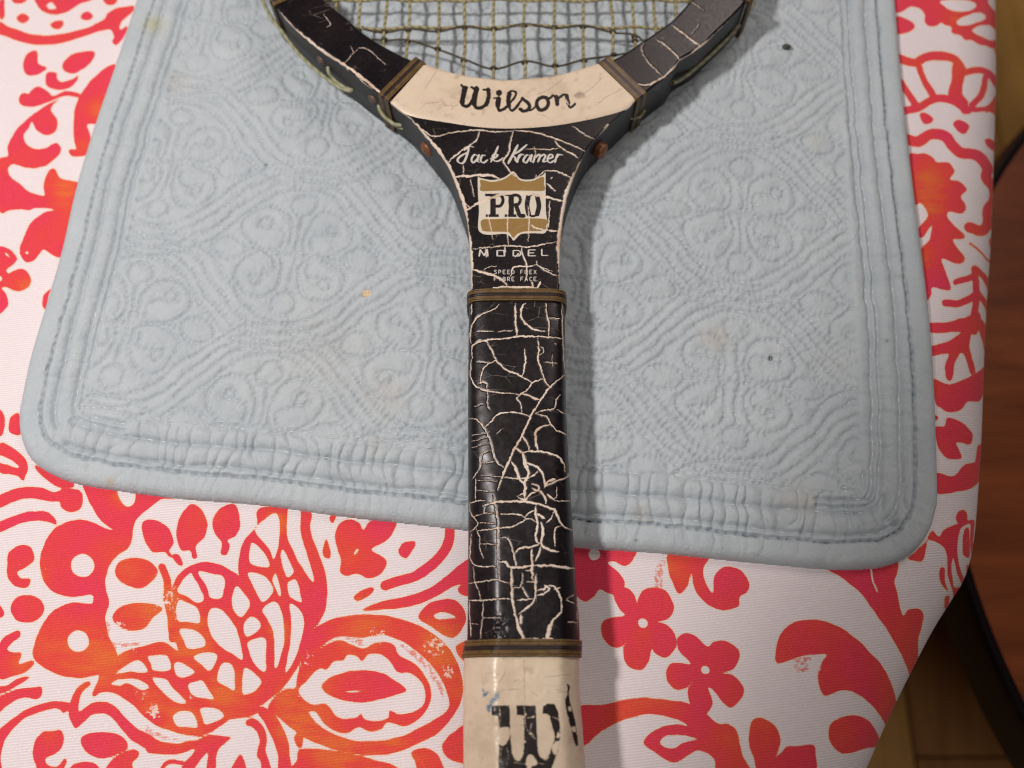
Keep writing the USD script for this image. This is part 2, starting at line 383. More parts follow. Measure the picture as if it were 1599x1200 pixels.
f N 540,330 570,340 570,540 530,545 515,500 520,380
f N 340,640 375,640 380,740 400,820 370,790 335,720
f N 380,870 415,860 410,940 440,1030 415,1050 380,960
f N 630,240 690,220 680,330 650,460 630,380
f O 150,25 270,20 360,0 400,-15 560,-10 600,80 620,160 610,250 585,240 560,130 510,55 480,120 470,200 490,290 515,400 480,420 450,320 420,260 390,270 355,350 340,450 315,475 285,440 280,350 310,270 250,270 170,280 160,210 250,185 330,150 400,95 330,95 250,105 150,90
f O 185,465 260,490 320,500 430,465 540,400 610,340 650,260 665,400 655,500 660,700 655,860 640,1050 590,1180 500,1230 430,1230 450,1130 510,1110 530,990 570,950 590,850 615,780 615,680 600,560 585,560 550,630 460,640 400,700 310,718 250,690 200,640
f O 200,840 270,830 290,770 330,765 420,810 490,880 490,950 460,975 400,955 365,965 390,1020 410,1075 370,1085 300,1080 240,1020 210,950
f O 195,740 225,760 205,790
f S 780,1020 870,1030 920,980 980,960 1020,900 1030,820 1045,800 1040,950 1000,1040 950,1090 880,1105 780,1110
f P 80,-60 150,-90 210,-95 260,-60 290,-30 370,-30 410,10 420,40 385,95 450,110 505,170 460,220 490,270 495,310 460,340 380,330 370,370 410,420 490,500 470,525 410,530 440,590 490,650 480,690 420,700 330,665 350,750 395,880 340,890 260,870 250,930 210,960 190,800 170,620 240,520 250,430 180,520 150,460 220,370 220,330 180,265 110,260
s T 50 645,650 700,665 760,632 830,640 870,690 910,720 980,730 1030,790 1022,830 1060,890 1055,950 1030,985 1030,1050 1000,1082 945,1068
f P 740,370 770,380 780,450 750,440
f P 665,530 700,510 745,560 735,610 690,600 670,570
f P 750,20 780,40 790,100 760,90
s P 14 530,555 600,610 670,690
s P 50 560,740 575,850 575,980 560,1080 560,1190
s P 45 430,835 500,815 560,790
s P 50 350,985 430,990 520,960 570,930
s P 60 240,1160 380,1150 500,1120 580,1080
s P 40 570,740 640,810 680,900
s P 40 590,920 650,1010 690,1130
s P 40 580,1090 630,1160
s P 26 705,720 722,800 720,950
f P 705,760 740,680 765,690 745,760
f Q 40,-30 800,-30 810,100 800,200 790,300 740,350 690,330 640,320 590,290 540,290 510,260 450,240 440,195 400,185 370,170 330,190 280,190 250,160 250,110 200,60 140,50 70,90 35,80
h Q 355,15 420,0 560,5 620,40 580,75 480,85 400,55
h Q 480,155 540,120 620,95 680,105 680,140 600,175 500,185
h Q 590,225 640,190 710,180 760,220 775,270 730,295 650,260
h Q 710,0 780,-10 790,50 765,85 720,40
f Q 40,130 110,130 175,180 150,225 100,245 40,240
s Q 62 60,420 130,445 190,452 250,415 350,405 450,420 500,470 510,500
s Q 45 545,525 640,505 720,540 795,650
f Q 450,470 530,470 545,520 525,600 520,680 560,740 540,830 480,760 420,690 440,580
s Q 45 210,490 240,580 310,690
s Q 50 80,600 190,770
s Q 55 100,800 200,780 300,720 400,715 480,745 560,800
s Q 34 560,800 640,790 740,800 800,890 815,1000
s Q 45 690,560 660,680 590,760
s Q 45 795,680 740,760 700,790
s Q 45 765,340 790,440
s Q 20 800,640 825,760
f Q 210,830 250,815 310,850 290,890 240,890
f Q 455,890 500,865 570,910 540,965 490,950
f Q 680,1010 720,1000 775,1050 750,1090 700,1060
f Q 800,890 830,880 840,930 810,940
'''
# orange washes (x, y, radius, strength) and dry-brushed places
WASH = [(150, 1040, 60, 1), (250, 950, 45, 1), (300, 1010, 50, .9), (360, 1080, 50, 1), (290, 1120, 55, .8), (240, 1100, 30, .8), (200, 895, 30, .5), (205, 955, 25, .5),
        (440, 990, 25, 1), (560, 975, 45, .9), (690, 1010, 45, .9), (710, 1080, 40, .8), (620, 1170, 70, .9), (470, 1130, 60, 1), (520, 1180, 50, 1), (450, 1090, 30, 1),
        (430, 815, 22, 1), (1455, 320, 34, 1), (1440, 400, 22, .8), (1450, 290, 30, 1), (1440, 610, 22, .7), (1490, 25, 16, .9), (150, 170, 18, .7), (130, 230, 16, .5),
        (40, 450, 22, .8), (100, 300, 26, .7), (190, 775, 22, .9), (1035, 880, 20, .6), (1000, 990, 25, .4), (1040, 1090, 35, .4), (60, 900, 25, .5), (80, 1150, 20, .5), (30, 1040, 18, .5)]
DRY = [(258, 935, 22, 1), (185, 985, 16, 1.2), (250, 905, 10, .8), (205, 1010, 12, .8), (240, 1110, 14, 1.3), (225, 1080, 14, .9), (300, 1090, 10, .6), (680, 1010, 22, 1), (700, 1050, 14, 1.1), (590, 995, 20, .8),
       (480, 1030, 14, .8), (470, 1085, 14, .6), (1270, 1040, 14, 1.4), (1258, 1082, 7, 1.4), (1240, 1100, 6, 1.4), (1500, 345, 8, 1), (190, 770, 10, 1), (1030, 890, 12, 1.3), (1535, 830, 10, .8)]
FAINT = '''
f H 330,720 390,670 470,630 560,640 560,690 470,655 400,685 340,740
f H 690,655 760,680 830,730 880,790 915,860 925,930 880,870 830,790 760,720
f G -40,520 60,500 120,560 190,630 170,730 60,690 -20,640
f G -20,780 140,870 330,930 360,945 240,960 100,930 -20,890
f J 395,325 440,310 430,370 425,440 380,430
f E 450,560 480,600 470,650 560,660 690,640 720,560 700,350 660,420 700,480 690,640 540,690 460,690
f L 620,80 650,30 780,20 780,130 740,170 660,170
f L 720,380 730,320 745,280 755,320 735,400
f L 600,410 620,380 660,460 645,475
'''
# ------------------------------------------------------------------ materials
def ramp_mat(name, nodes, links, surface='p.BSDF'):
    return usdkit.material(stage, f'/World/Looks/{name}', nodes, links, surface=surface)

def simple(name, color, rough=0.5, var=0.15, scale=200.0, bump=0.0, spec=0.5, metallic=0.0, sheen=0.0, stretch=(1, 1, 1), rvar=0.0, bscale=None, dist=0.0003):
    dark = [c * (1 - var) for c in color]
    lite = [min(1, c * (1 + var)) for c in color]
    nodes = {'g': ('texture_coordinate', {}), 'm': ('mapping', {'scale': stretch}), 'n': ('noise_texture', {'scale': scale, 'detail': 4.0, 'roughness': 0.6}),
             'r': ('rgb_ramp', {'ramp': [(0.3, dark), (0.7, lite)]}),
             'p': ('principled_bsdf', {'roughness': rough, 'specular_ior_level': spec, 'metallic': metallic, 'sheen_weight': sheen})}
    links = [('g.object', 'm.vector'), ('m.vector', 'n.vector'), ('n.fac', 'r.fac'), ('r.color', 'p.base_color')]
    if rvar:
        nodes['rr'] = ('map_range', {'from_min': 0.3, 'from_max': 0.7, 'to_min': rough - rvar, 'to_max': rough + rvar, 'clamp': True})
        links += [('n.fac', 'rr.value'), ('rr.result', 'p.roughness')]
    if bump:
        nodes['n2'] = ('noise_texture', {'scale': bscale or scale * 3, 'detail': 3.0})
        nodes['b'] = ('bump', {'strength': bump, 'distance': dist})
        links += [('m.vector', 'n2.vector'), ('n2.fac', 'b.height'), ('b.normal', 'p.normal')]
    return ramp_mat(name, nodes, links)

def attr(name):
    return ('attribute', {'attribute': name})

# printed cotton twill
COVER = ramp_mat('printed_cotton', {
    'g': ('geometry', {}), 'ink': attr('ink'), 'wash': attr('wash'), 'dry': attr('dry'), 'faint': attr('faint'),
    'n1': ('noise_texture', {'scale': 1500.0, 'detail': 3.0}), 'n2': ('noise_texture', {'scale': 40.0, 'detail': 3.0}), 'n3': ('noise_texture', {'scale': 2600.0, 'detail': 2.0}),
    'n4': ('noise_texture', {'scale': 900.0, 'detail': 3.0}), 'n5': ('noise_texture', {'scale': 17.0, 'detail': 2.0}),
    'j': ('math', {'math_type': 'multiply_add', 'value2': 1.2, 'value3': -0.6}), 'j2': ('math', {'math_type': 'add'}),
    'fac': ('map_range', {'range_type': 'smoothstep', 'from_min': -0.7, 'from_max': 0.7, 'to_min': 0.0, 'to_max': 1.0, 'clamp': True}),
    'd1': ('math', {'math_type': 'subtract'}), 'd2': ('map_range', {'from_min': 0.10, 'from_max': 0.24, 'to_min': 0.0, 'to_max': 1.0, 'clamp': True}),
    'fdry': ('math', {'math_type': 'multiply'}),
    'f1': ('math', {'math_type': 'multiply_add', 'value2': 0.68, 'value3': 0.0}), 'f2': ('math', {'math_type': 'add'}), 'f3': ('map_range', {'from_min': 1.08, 'from_max': 1.30, 'to_min': 0.0, 'to_max': 0.75, 'clamp': True}),
    'fin': ('math', {'math_type': 'maximum'}),
    # ink colour: pink - red - orange
    'edge': ('map_range', {'from_min': 0.0, 'from_max': 2.4, 'to_min': 0.35, 'to_max': 0.0, 'clamp': True}),
    'wm': ('mapping', {'rotation': (0, 0, 0.6), 'scale': (1, 4.5, 1)}), 'wn': ('noise_texture', {'scale': 75.0, 'detail': 5.0, 'roughness': 0.65}), 'wr': ('map_range', {'from_min': 0.35, 'from_max': 0.62, 'to_min': 0.45, 'to_max': 1.05, 'clamp': True}), 'wv': ('math', {'math_type': 'multiply'}),
    'tone': ('math', {'math_type': 'multiply_add', 'value2': 0.78}), 'tone2': ('math', {'math_type': 'add', 'use_clamp': True}), 'nn': ('math', {'math_type': 'multiply_add', 'value2': 1.35, 'value3': -0.45}),
    'nm': ('math', {'math_type': 'multiply_add', 'value2': 0.30}),
    'inkc': ('rgb_ramp', {'ramp': [(0.0, (0.78, 0.050, 0.130)), (0.36, (0.79, 0.058, 0.086)), (0.62, (0.79, 0.076, 0.056)), (1.0, (0.79, 0.150, 0.045))]}),
    'weave': ('rgb_ramp', {'ramp': [(0.35, (0.80, 0.80, 0.80)), (0.65, (1.0, 1.0, 1.0))]}), 'inkw': ('mix', {'mix_type': 'multiply', 'fac': 0.9}),
    'cloth': ('rgb_ramp', {'ramp': [(0.3, (0.72, 0.665, 0.685)), (0.7, (0.81, 0.755, 0.775))]}),
    'halo': ('map_range', {'from_min': -3.2, 'from_max': -0.2, 'to_min': 0.0, 'to_max': 0.42, 'clamp': True}), 'halom': ('mix', {'color2': (0.88, 0.56, 0.34)}),
    'c': ('mix', {}),
    'mp': ('mapping', {'rotation': (0, 0, -0.10)}), 'w': ('wave_texture', {'wave_type': 'bands', 'bands_direction': 'y', 'scale': 380.0, 'distortion': 1.6, 'detail': 2.0, 'detail_scale': 1.5}),
    'w2': ('wave_texture', {'wave_type': 'bands', 'bands_direction': 'x', 'scale': 480.0, 'distortion': 2.0, 'detail': 1.0, 'detail_scale': 2.0}),
    'h': ('math', {'math_type': 'multiply_add', 'value2': 0.4}), 'b': ('bump', {'strength': 0.32, 'distance': 0.0002}),
    'cw': ('mix', {'mix_type': 'multiply', 'fac': 0.16}),
    'p': ('principled_bsdf', {'roughness': 0.85, 'specular_ior_level': 0.15, 'sheen_weight': 0.1}),
}, [('g.position', 'n1.vector'), ('g.position', 'n2.vector'), ('g.position', 'n3.vector'), ('g.position', 'n4.vector'), ('g.position', 'n5.vector'),
    ('n1.fac', 'j.value1'), ('j.value', 'j2.value1'), ('ink.fac', 'j2.value2'), ('j2.value', 'fac.value'),
    ('n4.fac', 'd1.value1'), ('dry.fac', 'd1.value2'), ('d1.value', 'd2.value'), ('fac.result', 'fdry.value1'), ('d2.result', 'fdry.value2'),
    ('faint.fac', 'f1.value1'), ('f1.value', 'f2.value1'), ('n4.fac', 'f2.value2'), ('f2.value', 'f3.value'), ('fdry.value', 'fin.value1'), ('f3.result', 'fin.value2'),
    ('ink.fac', 'edge.value'), ('wash.fac', 'wv.value1'), ('g.position', 'wm.vector'), ('wm.vector', 'wn.vector'), ('wn.fac', 'wr.value'), ('wr.result', 'wv.value2'), ('wv.value', 'tone.value1'), ('n2.fac', 'nn.value1'), ('n5.fac', 'nm.value1'), ('nn.value', 'nm.value3'), ('nm.value', 'tone.value3'), ('tone.value', 'tone2.value1'), ('edge.result', 'tone2.value2'), ('tone2.value', 'inkc.fac'),
    ('n3.fac', 'weave.fac'), ('inkc.color', 'inkw.color1'), ('weave.color', 'inkw.color2'), ('n3.fac', 'cloth.fac'),
    ('ink.fac', 'halo.value'), ('cloth.color', 'halom.color1'), ('halo.result', 'halom.fac'),
    ('halom.color', 'c.color1'), ('inkw.color', 'c.color2'), ('fin.value', 'c.fac'),
    ('g.position', 'mp.vector'), ('mp.vector', 'w.vector'), ('mp.vector', 'w2.vector'), ('w2.fac', 'h.value1'), ('w.fac', 'h.value3'), ('h.value', 'b.height'), ('b.normal', 'p.normal'),
    ('c.color', 'cw.color1'), ('w.color', 'cw.color2'), ('cw.color', 'p.base_color')])

QUILT = ramp_mat('quilted_cotton', {
    'g': ('geometry', {}), 'st': attr('stain'), 'br': attr('tan'), 'dk': attr('dust'), 'hl': attr('hole'),
    'n': ('noise_texture', {'scale': 60.0, 'detail': 5.0, 'roughness': 0.65}), 'n2': ('noise_texture', {'scale': 3000.0, 'detail': 2.0}), 'n3': ('noise_texture', {'scale': 900.0, 'detail': 3.0}),
    'base': ('rgb_ramp', {'ramp': [(0.25, (0.420, 0.487, 0.525)), (0.75, (0.497, 0.562, 0.594))]}),
    'm1': ('mix', {'color2': (0.44, 0.45, 0.30)}), 'm2': ('mix', {'color2': (0.50, 0.44, 0.34)}), 'm3': ('mix', {'color2': (0.24, 0.30, 0.35)}), 'm4': ('mix', {'color2': (0.02, 0.025, 0.02)}),
    'sp': ('rgb_ramp', {'ramp': [(0.35, (0.86, 0.86, 0.86)), (0.65, (1, 1, 1))]}), 'ms': ('mix', {'mix_type': 'multiply', 'fac': 1.0}),
    'h': ('math', {'math_type': 'multiply_add', 'value2': 1.6}), 'b': ('bump', {'strength': 0.5, 'distance': 0.0004}),
    'p': ('principled_bsdf', {'roughness': 0.95, 'specular_ior_level': 0.1, 'sheen_weight': 0.15, 'sheen_roughness': 0.6}),
}, [('g.position', 'n.vector'), ('g.position', 'n2.vector'), ('g.position', 'n3.vector'), ('n.fac', 'base.fac'), ('base.color', 'm1.color1'), ('st.fac', 'm1.fac'), ('m1.color', 'm2.color1'), ('br.fac', 'm2.fac'),
    ('m2.color', 'm3.color1'), ('dk.fac', 'm3.fac'), ('m3.color', 'm4.color1'), ('hl.fac', 'm4.fac'), ('n2.fac', 'sp.fac'), ('m4.color', 'ms.color1'), ('sp.color', 'ms.color2'), ('ms.color', 'p.base_color'),
    ('n3.fac', 'h.value1'), ('n2.fac', 'h.value3'), ('h.value', 'b.height'), ('b.normal', 'p.normal')])
THREAD = simple('pale_thread', (0.66, 0.70, 0.72), 0.45, 0.15, 800.0)

# ------------------------------------------------------------------ the upholstered bench with its printed cover
ROLL = 0.030
edge_px = [(1568, -60), (1566, 0), (1567, 120), (1564, 260), (1560, 380), (1555, 460), (1551, 540), (1548, 640), (1545, 720), (1541, 780), (1536, 840), (1529, 880), (1518, 912), (1502, 938), (1470, 990), (1438, 1052), (1404, 1122), (1372, 1195), (1352, 1240)]
edge_w = at(crom(edge_px), -0.017)[:, :2]
d_end = edge_w[-1] - edge_w[-20]; d_end /= np.linalg.norm(d_end)
low = edge_w[-1] + d_end * (edge_w[-1, 1] + 0.10) / -d_end[1]
d_top = edge_w[0] - edge_w[8]; d_top /= np.linalg.norm(d_top)
hi = edge_w[0] + d_top * (0.36 - edge_w[0, 1]) / d_top[1]
outline = Polygon(np.vstack([edge_w, [low], [[-0.30, -0.10], [-0.30, 0.36]], [hi]])).buffer(0)
outline = outline.buffer(-0.02).buffer(0.02)
inner = outline.buffer(-ROLL)

def axis_grid(parts):
    out = [parts[0][0]]
    for a, b, st in parts:
        n = max(1, int(round((b - a) / st)))
        out += list(np.linspace(a, b, n + 1)[1:])
    return np.array(out)

XS = axis_grid([(-0.38, -0.222, 0.006), (-0.222, 0.20, 0.00062), (0.20, 0.32, 0.0009), (0.32, 0.36, 0.003)])
YS = axis_grid([(-0.18, -0.028, 0.006), (-0.028, 0.282, 0.00062), (0.282, 0.45, 0.006)])
gx, gy = np.meshgrid(XS, YS, indexing='xy')
flat = np.stack([gx.ravel(), gy.ravel()], 1)
dist_in = np.zeros(len(flat))
shapely.prepare(inner)
ins = shapely.contains_xy(inner, flat[:, 0], flat[:, 1])
pos = np.c_[flat, np.zeros(len(flat))]
o = ~ins
ringl = resample(np.asarray(inner.exterior.coords), 0.0004)
dd, ii = cKDTree(ringl).query(flat[o])
nearp = ringl[ii]
nrm = (flat[o] - nearp) / np.maximum(dd, 1e-9)[:, None]
ph = np.minimum(dd / ROLL, math.pi / 2)
pos[o, :2] = nearp + nrm * (ROLL * np.sin(ph))[:, None]
pos[o, 2] = -(ROLL - ROLL * np.cos(ph)) - np.maximum(dd - ROLL * math.pi / 2, 0)
dist_in[o] = dd
und = (fbm2(flat, 0.05, 3, 5) - 0.5) * 0.0016 + (fbm2(flat, 0.012, 2, 8) - 0.5) * 0.0003
pos[:, 2] += und * np.exp(-dist_in / 0.006) - 0.0006
faces = grid_faces(len(YS), len(XS))
keep = (dist_in[faces] < 0.085).all(1)
faces = faces[keep][:, ::-1]
nrmv = vnormals(pos, np.vstack([faces[:, [0, 1, 2]], faces[:, [0, 2, 3]]]))
view = np.array([0, 0, CAM_H]) - pos
seen = (nrmv * view).sum(1) / np.linalg.norm(view, axis=1) > 0.03
px = pix(pos)
shown = seen & (px[:, 0] > -12) & (px[:, 0] < 1612) & (px[:, 1] > -12) & (px[:, 1] < 1212)
ink = np.full(len(pos), -12.0); wash = np.zeros(len(pos)); dry = np.zeros(len(pos)); faint = np.zeros(len(pos))
print_area = area(PRINT)
wob = np.stack([fbm2(px[shown], 14, 3, 21) - 0.5, fbm2(px[shown], 14, 3, 22) - 0.5], 1) * 2.6
ink[shown] = sdf(print_area, px[shown] + wob)
faint[shown] = np.clip(sdf(area(FAINT), px[shown]) / 6.0 + 0.5, 0, 1)
for x, y, r, s in WASH:
    wash[shown] = np.maximum(wash[shown], s * np.exp(-(((px[shown] - [x, y]) / r) ** 2).sum(1) * 1.1))
for x, y, r, s in DRY:
    dry[shown] = np.maximum(dry[shown], 0.32 * s * np.exp(-(((px[shown] - [x, y]) / r) ** 2).sum(1)))
# the print goes on where the photograph does not look
rest = Polygon()
blobs = []
for k in range(240):
    c = rng.uniform([-0.40, -0.20], [0.38, 0.46])
    r = rng.uniform(0.004, 0.011)
    if k % 3 == 0:
        g = unary_union([Point(c + 1.1 * r * np.array([math.cos(a), math.sin(a)])).buffer(0.62 * r) for a in np.arange(5) * 1.2566 + rng.uniform(0, 6)] + [Point(c).buffer(0.6 * r)]).difference(Point(c).buffer(0.2 * r))
    elif k % 3 == 1:
        a = rng.uniform(0, 6.28)
        ln = crom([c, c + r * 2 * np.array([math.cos(a), math.sin(a)]), c + r * 3.4 * np.array([math.cos(a + .5), math.sin(a + .5)]), c + r * 4 * np.array([math.cos(a + 1.1), math.sin(a + 1.1)])])
        g = LineString(ln).buffer(0.32 * r).union(Point(ln[-1]).buffer(0.7 * r))
    else:
        g = shapely.affinity.rotate(shapely.affinity.scale(Point(c).buffer(r), 1, 0.55), rng.uniform(0, 180))
    blobs.append(g)
hid = ~shown
ink[hid] = sdf(unary_union(blobs), flat[hid], 0.003, 0.0004) * 4500
BENCH = thing('upholstered_bench', 'white padded bench cover printed with coral red floral pattern under the quilted mat', 'bench')
put(BENCH, 'cover', pos, faces, COVER, nrmv, {'ink': ink, 'wash': wash, 'dry': dry, 'faint': faint})
# the frame below the cover
dark_wood = simple('dark_wood', (0.05, 0.028, 0.016), 0.4, 0.3, 30.0, stretch=(1, 1, 8))
fr = trimesh.creation.extrude_polygon(outline.buffer(-0.012), 0.06, engine='earcut'); fr.apply_translation([0, 0, -0.125])
v_, f_, n_ = meshkit.arrays(fr, 30)
put(BENCH, 'frame', v_, f_, dark_wood, n_)
for x, y in ((-0.25, -0.06), (0.03, -0.06), (-0.25, 0.31), (0.13, 0.31)):
    lg = trimesh.creation.cone(0.02, 1.0).copy() if False else trimesh.creation.revolve([(0, 0), (0.011, 0), (0.012, 0.01), (0.02, 0.325), (0, 0.325)], sections=20)
    lg.apply_translation([x, y, -0.449])
    v_, f_, n_ = meshkit.arrays(lg, 40)
    put(BENCH, 'leg', v_, f_, dark_wood, n_)

# ------------------------------------------------------------------ the quilted mat
UQ = np.array([0.99449289, -0.1048041]); VQ = np.array([0.1048041, 0.99449289])
OQ = at([(28, 760)], 0.004)[0, :2]
def uv_of(w):
    return np.stack([(w - OQ) @ UQ, (w - OQ) @ VQ], 1)
def xy_of(q):
    q = np.asarray(q, float)
    return OQ + q[:, :1] * UQ + q[:, 1:2] * VQ
mat_px = [(212, 0), (180, 97), (147, 193), (117, 293), (93, 397), (68, 483), (47, 553), (34, 613), (28, 650), (31, 683), (47, 718), (80, 741), (133, 758), (267, 777), (400, 788), (543, 807), (723, 827), (895, 853), (1027, 863), (1173, 878), (1280, 888), (1346, 889), (1392, 882), (1428, 862), (1452, 831), (1463, 797), (1466, 760), (1459, 567), (1446, 433), (1429, 300), (1412, 150), (1399, 0)]
mo = at(crom(mat_px, sub=8), 0.0015)[:, :2]
q = uv_of(mo)
endu = [(0.304, 0.30), (0.303, 0.315), (0.297, 0.325), (0.285, 0.329), (0.15, 0.329), (0.012, 0.329), (0.0, 0.325), (-0.007, 0.315), (-0.0095, 0.30)]
mat_poly = Polygon(np.vstack([mo, xy_of(endu)])).buffer(0)
STEP = 0.00044
mnx, mny, mxx, mxy = mat_poly.bounds
xs, ys = np.arange(mnx - 0.002, mxx + 0.002, STEP), np.r_[np.arange(mny - 0.002, 0.283, STEP), np.arange(0.283, mxy + 0.002, 0.0012)]
gx, gy = np.meshgrid(xs, ys, indexing='xy')
qp = np.stack([gx.ravel(), gy.ravel()], 1)
shapely.prepare(mat_poly)
qin = shapely.contains_xy(mat_poly, qp[:, 0], qp[:, 1])
bl = resample(np.asarray(mat_poly.exterior.coords), 0.0004)
bs = np.arange(len(bl)) * 0.0004
bd, bi = cKDTree(bl).query(qp)
sd = np.where(qin, bd, -bd)
along = bs[bi]
uvq = uv_of(qp)

lines = []                       # every stitch line as a polyline in world xy
def band(k, sgn):
    t = np.linspace(-3, 6, 900)
    fl = np.floor(t); s = t - fl
    f = fl + s - 0.82 * np.sin(2 * np.pi * s) / (2 * np.pi)
    u = 0.077 + 0.055 * t
    return np.stack([u, 0.063 + sgn * 0.034 * f + 0.068 * k], 1)
field = Polygon([(0.0128, 0.0275), (0.2853, 0.0265), (0.279, 0.31), (0.013, 0.31)])
def add_line(uvp):
    g = LineString(uvp).intersection(field)
    for h in getattr(g, 'geoms', [g]):
        if h.geom_type == 'LineString' and h.length > 0.003:
            w = resample(xy_of(np.asarray(h.coords)), 0.0003)
            w = w + np.stack([fbm2(w, 0.008, 3, 31) - 0.5, fbm2(w, 0.008, 3, 32) - 0.5], 1) * 0.0030
            lines.append(w)
for sgn in (1, -1):
    for k in range(-6, 11):
        b0 = band(k, sgn)
        tn = np.gradient(b0, axis=0); tn /= np.linalg.norm(tn, axis=1, keepdims=True)
        nn = np.stack([-tn[:, 1], tn[:, 0]], 1)
        for off in (-0.0062, -0.0024, 0.0018, 0.0060):
            add_line(b0 + nn * off)
def ell(c, rx, ry, rot, n=48):
    a = np.linspace(0, 2 * np.pi, n)
    e = np.stack([rx * np.cos(a), ry * np.sin(a)], 1)
    cr, sr = math.cos(rot), math.sin(rot)
    return c + e @ np.array([[cr, sr], [-sr, cr]])
for i in range(-1, 6):
    for j in range(-1, 6):
        c = np.array([0.077 + 0.055 * i, (0.097 if i % 2 == 0 else 0.063) + 0.068 * j])
        for sx, sy in ((-1, -1), (-1, 1), (1, -1), (1, 1)):
            cc = c + [sx * 0.0108, sy * 0.0085]
            th = np.linspace(0, 2 * np.pi, 60)
            rot_ = math.atan2(sy * 1.2, sx) + rng.normal(0, 0.10)
            k_ = rng.uniform(0.9, 1.1)
            lx = 0.0098 * k_ * np.cos(th); ly = 0.0080 * k_ * np.sin(th) * (1 + 0.30 * np.cos(th))
            R_ = np.array([[math.cos(rot_), math.sin(rot_)], [-math.sin(rot_), math.cos(rot_)]])
            add_line(cc + np.stack([lx, ly], 1) @ R_)
            tq = np.linspace(0, 1, 30)       # a hooked vein inside the leaf
            hook = np.stack([-0.0075 + 0.0115 * tq, 0.0034 * np.sin(tq * 4.2) * sx * sy], 1) * k_
            add_line(cc + hook @ R_)
            add_line(cc + np.stack([0.0035 + 0.0019 * np.cos(th), 0.0019 * np.sin(th)], 1) * k_ @ R_)
        add_line(np.array([c + [0, -0.0165], c + [0.0006, 0], c + [0, 0.0165]]))
        for dx, dy in ((0, 0.0205), (0, -0.0205)):
            add_line(ell(c + [dx, dy], 0.0044, 0.0044, 0))
        for dx in (-0.0255, 0.0255):
            add_line(ell(c + [dx, 0], 0.0066, 0.0046, 0))
            add_line(np.array([c + [dx * 0.72, 0], c + [dx * 0.3, 0.0005], c]))
# border rows
vb = lambda d: np.stack([np.linspace(-0.004, 0.302, 300), np.full(300, d)], 1)
def border(uvp):
    w = resample(xy_of(uvp), 0.0003)
    w = w + np.stack([fbm2(w, 0.01, 2, 41) - 0.5, fbm2(w, 0.01, 2, 42) - 0.5], 1) * 0.0012
    return w
def offset_rows(d):              # rows that follow the left and right edges
    g = mat_poly.buffer(-d).exterior
    w = resample(np.asarray(g.coords), 0.0003)
    uv_ = uv_of(w)
    return w, uv_
rows = []
for d in (0.0136, 0.0205):
    w, u_ = offset_rows(d)
    rows.append(w[(u_[:, 0] < 0.03) & (u_[:, 1] > 0.022)]); rows.append(w[(u_[:, 0] > 0.27) & (u_[:, 1] > 0.020)])
for d in (0.0215,):
    w, u_ = offset_rows(d + 0.0016)
    rows.append(w[(u_[:, 0] < 0.03) & (u_[:, 1] > 0.024)]); rows.append(w[(u_[:, 0] > 0.27) & (u_[:, 1] > 0.024)])
for d, a, b in ((0.0112, 0.012, 0.296), (0.0188, 0.006, 0.298), (0.0262, 0.012, 0.286), (0.0275, 0.012, 0.286)):
    w, u_ = offset_rows(d)
    rows.append(w[(u_[:, 1] < d + 0.009) & (u_[:, 0] > a) & (u_[:, 0] < b)])
def split_runs(w):
    j = np.nonzero(np.linalg.norm(np.diff(w, axis=0), axis=1) > 0.002)[0] + 1
    return [r for r in np.split(w, j) if len(r) > 20]
rows = [r + np.stack([fbm2(r, 0.008, 2, 51) - 0.5, fbm2(r, 0.008, 2, 52) - 0.5], 1) * 0.0014 for w in rows for r in split_runs(w)]
seam, su = offset_rows(0.0080)

LS = np.vstack(lines); LA = np.concatenate([np.arange(len(l)) * 0.0003 + 0.37 * k for k, l in enumerate(lines)])
ld, li = cKDTree(LS).query(qp)
RS = np.vstack(rows); RA = np.concatenate([np.arange(len(l)) * 0.0003 for l in rows])
rd, ri = cKDTree(RS).query(qp)
sm_d, sm_i = cKDTree(seam).query(qp)
P3 = lambda s, seed, o=3: fbm2(qp, s, o, seed)
h = np.full(len(qp), 0.0042)
inside = sd > 0.0098
# quilted field: puffed between the stitches, pinched along them
pinch = np.exp(-(ld / 0.00062) ** 2)
puff = 0.0010 * (1 - np.exp(-(ld / 0.0034) ** 1.5))
ruck = np.sin(2 * np.pi * LA[li] / 0.0022 + 8 * P3(0.006, 3)) * np.exp(-(ld / 0.0017) ** 2)
infield = shapely.contains_xy(Polygon(xy_of(np.asarray(field.exterior.coords))), qp[:, 0], qp[:, 1])
fld = puff - 0.00044 * pinch * (0.55 + 0.9 * P3(0.004, 4)) + 0.00020 * ruck + (P3(0.0060, 6) - 0.5) * 0.0013 + (P3(0.0019, 9, 2) - 0.5) * 0.00050
# border channels: cords with cross puckers
rp = np.exp(-(rd / 0.0008) ** 2)
ch = 0.0011 * (1 - np.exp(-(rd / 0.0022) ** 2)) - 0.0010 * rp
bottom = np.clip((0.034 - uvq[:, 1]) / 0.008, 0, 1)
su_ = uvq[:, 0] + 0.05 * (fbm2(qp, 0.012, 2, 14) - 0.5) * 0.06
phs = su_ / 0.0049 + 3.0 * (fbm2(np.stack([su_, uvq[:, 1] * 0.5], 1), 0.011, 3, 13) - 0.5)
ripple = np.abs(np.sin(np.pi * phs)) ** 0.55
side_rip = (fbm2(np.stack([uvq[:, 1], uvq[:, 0] * 0.12], 1), 0.0028, 3, 17) - 0.5)
ch = ch + bottom * (ripple - 0.6) * 0.0013 * (0.5 + P3(0.01, 19)) + (1 - bottom) * side_rip * 0.0014 + (P3(0.003, 23) - 0.5) * 0.0005
fb = resample(xy_of(np.asarray(field.exterior.coords)), 0.0004)
fw = np.clip(0.5 + np.where(infield, 1, -1) * cKDTree(fb).query(qp)[0] / 0.0022, 0, 1)
